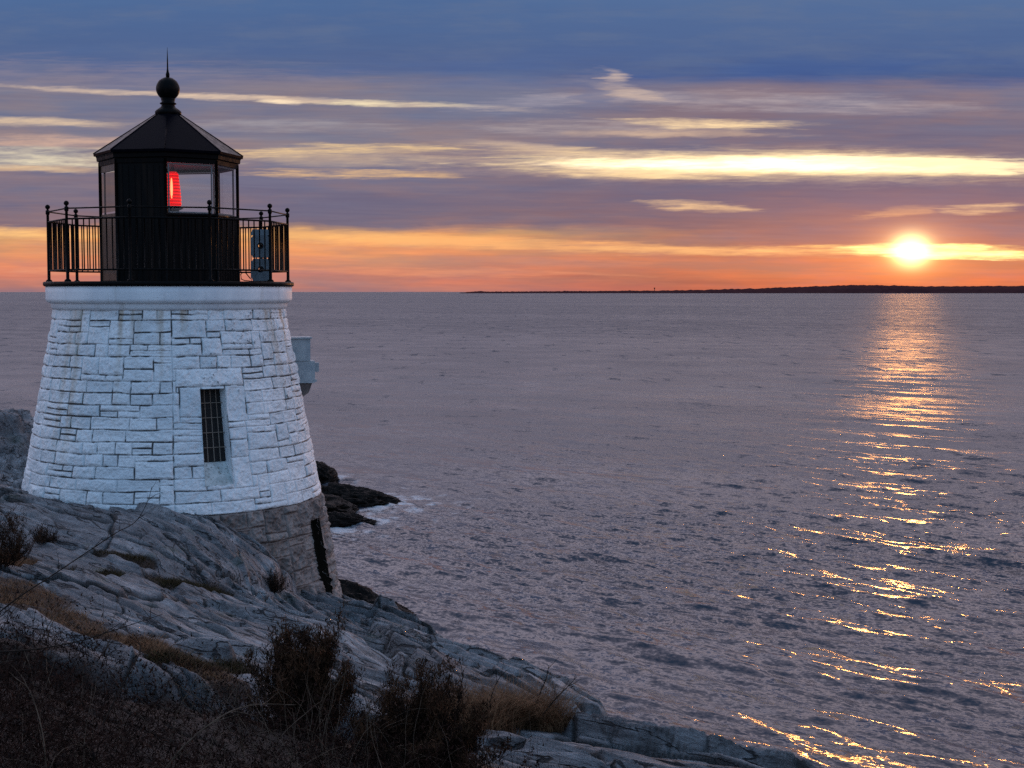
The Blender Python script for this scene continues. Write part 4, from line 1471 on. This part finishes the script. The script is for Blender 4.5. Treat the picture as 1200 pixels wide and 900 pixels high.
branch('seed_stalk', [(572, 835, 12.2), (577, 812, 12.2), (585, 795, 12.2), (594, 785, 12.2)], .006, 'thin bent stalk rising from the tall straw grass', 'stalk', M_twig, group='seed stalks')
branch('seed_stalk', [(535, 840, 11.5), (538, 815, 11.5), (542, 795, 11.5), (543, 785, 11.5)], .008, 'upright dark stalk beside the round juniper bush', 'stalk', M_twig, group='seed stalks')

# ------------------------------------------------------------------ sky and light
SUN_U, SUN_V = 1066, 294
sd = (at(SUN_U, SUN_V, 100) - Vector((0, 0, H))).normalized()
sun_el = math.asin(sd.z)
sun_az = math.atan2(sd.x, sd.y)

world = bpy.data.worlds.new('World')
scene.world = world
world.use_nodes = True
t = NT(world.node_tree)
bg = t.n['Background']
D = t.new('ShaderNodeTexCoord').outputs['Generated']
x, y, z = t.sep(D)
yc = t.m('MAXIMUM', y, 0.10)
U = t.m('MULTIPLY_ADD', t.m('DIVIDE', x, yc), F, 600.0)
Vv = t.m('MULTIPLY_ADD', t.m('DIVIDE', z, yc), -F, 341.8)
Uc = t.m('MINIMUM', t.m('MAXIMUM', U, -4000), 5000)
w1 = t.noise(t.xyz(t.m('MULTIPLY', Uc, 0.0034), t.m('MULTIPLY', Vv, 0.022)), 1.0, 5, 0.6, color=True)
w2 = t.noise(t.xyz(t.m('MULTIPLY', Uc, 0.013), t.m('MULTIPLY', Vv, 0.10)), 1.0, 5, 0.62, color=True)
a1, a2, a3 = t.sep(w1)
b1, b2, b3 = t.sep(w2)
def ctr(s, k): return t.m('MULTIPLY', t.m('SUBTRACT', s, 0.5), k)
Uw = t.m('ADD', Uc, t.m('ADD', ctr(a2, 170), ctr(b2, 60)))
Vw = t.m('ADD', Vv, t.m('ADD', ctr(a1, 26), ctr(b1, 13)))
Vs = t.m('ADD', Vv, t.m('ADD', ctr(a1, 15), ctr(b1, 7)))
V0, V1 = -900.0, 350.0
def P_(v): return (v - V0) / (V1 - V0)
pv = t.m('DIVIDE', t.m('SUBTRACT', Vw, V0), V1 - V0, clamp=True)  # topmost stops of both ramps are raised to brighten the sea's reflection
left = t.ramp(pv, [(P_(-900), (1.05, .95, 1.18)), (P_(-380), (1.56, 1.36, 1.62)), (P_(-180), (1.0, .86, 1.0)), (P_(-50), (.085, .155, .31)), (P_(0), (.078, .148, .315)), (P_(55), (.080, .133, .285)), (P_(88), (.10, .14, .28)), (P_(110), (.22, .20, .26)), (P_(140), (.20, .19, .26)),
                   (P_(172), (.27, .22, .25)), (P_(205), (.21, .175, .235)), (P_(250), (.22, .165, .21)), (P_(264), (.24, .16, .19)), (P_(274), (.88, .42, .15)), (P_(296), (.80, .33, .15)), (P_(322), (.66, .23, .15)), (P_(335), (.50, .21, .17)), (P_(342), (.36, .19, .20))])
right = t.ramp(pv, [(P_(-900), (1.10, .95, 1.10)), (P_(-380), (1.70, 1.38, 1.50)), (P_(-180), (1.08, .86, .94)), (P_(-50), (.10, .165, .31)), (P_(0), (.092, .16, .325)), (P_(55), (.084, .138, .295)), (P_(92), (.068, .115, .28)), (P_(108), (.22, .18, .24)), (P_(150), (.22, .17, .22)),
                    (P_(215), (.215, .15, .195)), (P_(262), (.25, .145, .165)), (P_(285), (.36, .16, .14)), (P_(300), (.58, .20, .105)), (P_(322), (.68, .19, .085)), (P_(342), (.60, .15, .075))])
col = t.mix(t.maprange(Uw, 420, 950), left, right)
w3 = t.noise(t.xyz(t.m('MULTIPLY', Uc, 0.0065), t.m('ADD', t.m('MULTIPLY', Vv, 0.16), t.m('MULTIPLY', Uc, -0.002))), 1.0, 7, 0.66, 0.4, color=True)
f1, f2, f3 = t.sep(w3)
striae = t.m('ADD', 1.0, t.m('ADD', ctr(f3, 0.55), ctr(a3, 0.30)))
low = t.maprange(Vv, 40, 120)
striae = t.m('ADD', 1.0, t.m('MULTIPLY', t.m('SUBTRACT', striae, 1.0), t.m('MULTIPLY_ADD', low, 0.8, 0.2)))
nd_ = t.new('ShaderNodeMix', data_type='RGBA', blend_type='MULTIPLY')
t.put(nd_.inputs[0], 1.0); t.l.new(col, nd_.inputs[6]); t.l.new(t.xyz(striae, striae, t.m('MULTIPLY_ADD', striae, 0.6, 0.4)), nd_.inputs[7])
col = nd_.outputs[2]
hue = t.maprange(t.noise(t.xyz(t.m('MULTIPLY', Uc, 0.0042), t.m('MULTIPLY', Vv, 0.030)), 1.0, 4, 0.6), 0.36, 0.64)
tint = t.mix(hue, (0.80, 0.92, 1.06), (1.16, 1.02, 0.92))
nd_ = t.new('ShaderNodeMix', data_type='RGBA', blend_type='MULTIPLY')
t.put(nd_.inputs[0], t.m('MULTIPLY', low, 0.9)); t.l.new(col, nd_.inputs[6]); t.l.new(tint, nd_.inputs[7])
col = nd_.outputs[2]
fil = t.maprange(b3, 0.30, 0.66, 0.35, 1.0)
w4 = t.noise(t.xyz(t.m('MULTIPLY', Uc, 0.03), t.m('ADD', t.m('MULTIPLY', Vv, 0.34), t.m('MULTIPLY', Uc, 0.012))), 1.0, 5, 0.65, color=True)
h1, h2, h3 = t.sep(w4)
frays = [t.m('ADD', ctr(f1, 3.2), ctr(h1, 1.5)), t.m('ADD', ctr(f2, 3.2), ctr(h2, 1.5)), t.m('ADD', ctr(b3, 2.4), ctr(h3, 1.5))]
mott = t.maprange(t.noise(t.xyz(t.m('MULTIPLY', Uc, 0.006), t.m('MULTIPLY', Vv, 0.035)), 1.0, 6, 0.62), 0.42, 0.72)
col = t.mix(t.m('MULTIPLY', mott, t.m('MULTIPLY_ADD', low, -0.25, 0.50)), col, (.135, .175, .285))
nst = 0


def streak(u0, v0, a, bb, color, amt=1.0, slope=0.0, soft=0.55, wide=False):
    global col, nst
    nst += 1
    vv = Vw if wide else Vs
    du = t.m('DIVIDE', t.m('SUBTRACT', Uw, u0), a)
    dv = t.m('SUBTRACT', vv, v0)
    if slope: dv = t.m('SUBTRACT', dv, t.m('MULTIPLY', t.m('SUBTRACT', Uw, u0), slope))
    dv = t.m('DIVIDE', dv, bb)
    r2_ = t.m('ADD', t.m('MULTIPLY', du, du), t.m('MULTIPLY', dv, dv))
    r2_ = t.m('ADD', r2_, t.m('MULTIPLY', frays[nst % 3], 0.45 if amt > 1.01 else 1.0))
    mk = t.maprange(r2_, 1.30, 0.95 - soft if soft < 1 else -0.45, 0.0, amt)
    mk = t.m('MULTIPLY', mk, fil) if amt < 1.01 and not wide else mk
    col = t.mix(mk, col, color)


# upper streaks
streak(120, 92, 330, 22, (.30, .25, .30), .55, .02, 1)
streak(270, 116, 360, 4.5, (.95, .70, .48), .95, .046, 1)
streak(352, 123, 45, 4, (1.15, .90, .60), 1.0, .04, 1)
streak(480, 125, 95, 5, (.95, .80, .52), .95, .03, 1)
streak(40, 145, 110, 6, (.95, .68, .42), .95, .02, 1)
streak(60, 168, 150, 9, (.72, .46, .34), .85, 0, 1)
streak(60, 188, 200, 15, (.86, .74, .52), 1.0, .01, 1)
streak(20, 198, 120, 5, (.90, .58, .30), .9, .02, 1)
streak(330, 150, 170, 8, (.42, .38, .40), .6, .02, 1)
streak(390, 178, 150, 8, (1.0, .68, .33), 1.0, -.02, 1)
streak(400, 188, 150, 10, (.70, .50, .33), .8, .02, 1)
streak(420, 205, 120, 6, (.95, .58, .26), .95, .02, 1)
streak(690, 180, 150, 9, (.85, .60, .36), .95, .06, 1)
streak(620, 172, 100, 6, (.60, .44, .35), .8, .04, 1)
streak(700, 150, 170, 11, (.46, .38, .38), .7, 0, 1)
streak(830, 146, 120, 7, (1.15, .82, .45), 1.0, .03, 1)
streak(800, 157, 130, 5, (.85, .58, .38), .85, .02, 1)
streak(900, 122, 280, 13, (.46, .38, .40), .75, .03, 1)
streak(640, 120, 120, 12, (.40, .36, .42), .6, -.12, 1)
streak(735, 112, 50, 9, (.75, .55, .42), .8, .25, 1)
streak(722, 96, 26, 9, (.60, .46, .40), .9, .35, 1)
streak(688, 110, 24, 24, (.17, .18, .29), 1.0, 0, .9)
# the long bright gap
streak(900, 196, 400, 24, (.72, .50, .36), .85, .012, 1)
streak(905, 196, 370, 18, (.98, .72, .40), .95, .012, 1)
streak(920, 195, 320, 15, (1.5, 1.12, .62), 1.0, .010, 1)
streak(925, 195, 270, 10.5, (3.2, 2.5, 1.5), 1.0, .008, 1)
streak(760, 206, 140, 7, (1.15, .80, .42), 1.0, 0, 1)
streak(1120, 196, 180, 9, (1.35, 1.05, .60), 1.0, .02, .9)
# dark cloud under it, small glowing shreds
streak(900, 235, 520, 20, (.17, .135, .205), .75, .0, 1)
streak(815, 243, 62, 7, (1.0, .62, .32), 1.0, .06, 1)
streak(1155, 246, 55, 8, (.95, .60, .32), 1.0, -.03, 1)
streak(1062, 250, 50, 7, (.80, .42, .22), .9, -.08, 1)
streak(420, 238, 320, 14, (.16, .14, .215), .7, .02, 1)
# low bands
streak(20, 273, 130, 9, (1.05, .58, .22), 1.0, .02, 1)
streak(440, 279, 250, 9, (1.10, .56, .20), 1.0, .035, 1)
streak(640, 288, 260, 8, (1.05, .48, .18), .95, .03, 1)
streak(860, 294, 190, 6, (1.0, .50, .20), .95, .01, 1)
streak(560, 306, 330, 6, (.52, .26, .20), .7, .02, 1)
streak(500, 318, 260, 5, (.85, .32, .17), .7, .02, 1)
streak(900, 314, 380, 9, (.44, .19, .135), .8, .01, 1)
streak(150, 318, 200, 6, (.85, .40, .24), .7, .0, 1)
# sun behind thin cloud
su = t.m('SUBTRACT', U, SUN_U); sv_ = t.m('SUBTRACT', Vv, SUN_V)
suw = t.m('SUBTRACT', Uw, SUN_U); svw = t.m('SUBTRACT', Vs, SUN_V)
def gauss(ax, ay, wob=False):
    p_, q_ = (suw, svw) if wob else (su, sv_)
    r2_ = t.m('ADD', t.m('POWER', t.m('ABSOLUTE', t.m('DIVIDE', p_, ax)), 2.0), t.m('POWER', t.m('ABSOLUTE', t.m('DIVIDE', q_, ay)), 2.0))
    return t.m('EXPONENT', t.m('MULTIPLY', r2_, -1.0))
def addglow(m, c):
    global col
    nd = t.new('ShaderNodeMix', data_type='RGBA', blend_type='ADD')
    t.put(nd.inputs[0], 1.0); t.put(nd.inputs[6], col)
    t.put(nd.inputs[7], t.mix(m, (0, 0, 0), c))
    col = nd.outputs[2]
addglow(gauss(190, 60), (.30, .085, .015))
addglow(gauss(48, 27), (.62, .25, .035))
streak(1075, 293, 185, 7, (1.5, .85, .27), 1.0, .0, 1)
streak(1078, 294, 110, 9.5, (3.0, 2.0, .72), 1.0, .02, 1)
addglow(gauss(19, 15), (3.5, 2.8, 1.2))
# towards the zenith and behind the viewer: blue sky brightened to light the tower front
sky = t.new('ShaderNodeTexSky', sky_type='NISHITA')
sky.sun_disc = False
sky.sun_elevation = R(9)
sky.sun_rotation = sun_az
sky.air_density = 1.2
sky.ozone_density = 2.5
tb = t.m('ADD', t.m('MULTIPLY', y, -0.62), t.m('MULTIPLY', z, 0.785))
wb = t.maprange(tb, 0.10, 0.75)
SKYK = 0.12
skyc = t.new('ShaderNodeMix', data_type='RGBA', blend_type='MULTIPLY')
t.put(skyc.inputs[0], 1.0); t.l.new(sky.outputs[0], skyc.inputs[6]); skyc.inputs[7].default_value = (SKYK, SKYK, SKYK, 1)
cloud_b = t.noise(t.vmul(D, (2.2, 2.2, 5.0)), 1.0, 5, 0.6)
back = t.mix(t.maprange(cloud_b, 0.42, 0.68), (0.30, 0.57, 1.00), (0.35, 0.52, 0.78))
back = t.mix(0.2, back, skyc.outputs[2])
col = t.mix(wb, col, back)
# below the horizon
col = t.mix(t.maprange(z, -0.004, -0.03), col, (.10, .10, .14))
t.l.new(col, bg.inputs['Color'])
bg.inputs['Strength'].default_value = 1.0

sl_ = bpy.data.lights.new('sun', 'SUN')
sl_.energy = 0.2
sl_.angle = R(2.0)
sl_.color = (1.0, 0.40, 0.10)
so = bpy.data.objects.new('sun', sl_)
COL.objects.link(so)
so.rotation_euler = sd.to_track_quat('Z', 'Y').to_euler()
so.location = (40, 120, 40)

# ------------------------------------------------------------------ render settings
scene.render.engine = 'CYCLES'
scene.view_settings.view_transform = 'Standard'
scene.view_settings.look = 'None'
scene.view_settings.exposure = 0.0
scene.view_settings.gamma = 1.0
scene.view_settings.use_curve_mapping = False
scene.cycles.max_bounces = 6
scene.cycles.diffuse_bounces = 3
scene.cycles.glossy_bounces = 3
scene.cycles.transparent_max_bounces = 12
scene.cycles.caustics_reflective = False
scene.cycles.caustics_refractive = False
scene.cycles.sample_clamp_indirect = 4.0
scene.cycles.use_denoising = False
try:
    scene.cycles.denoiser = 'OPENIMAGEDENOISE'
except Exception:
    pass
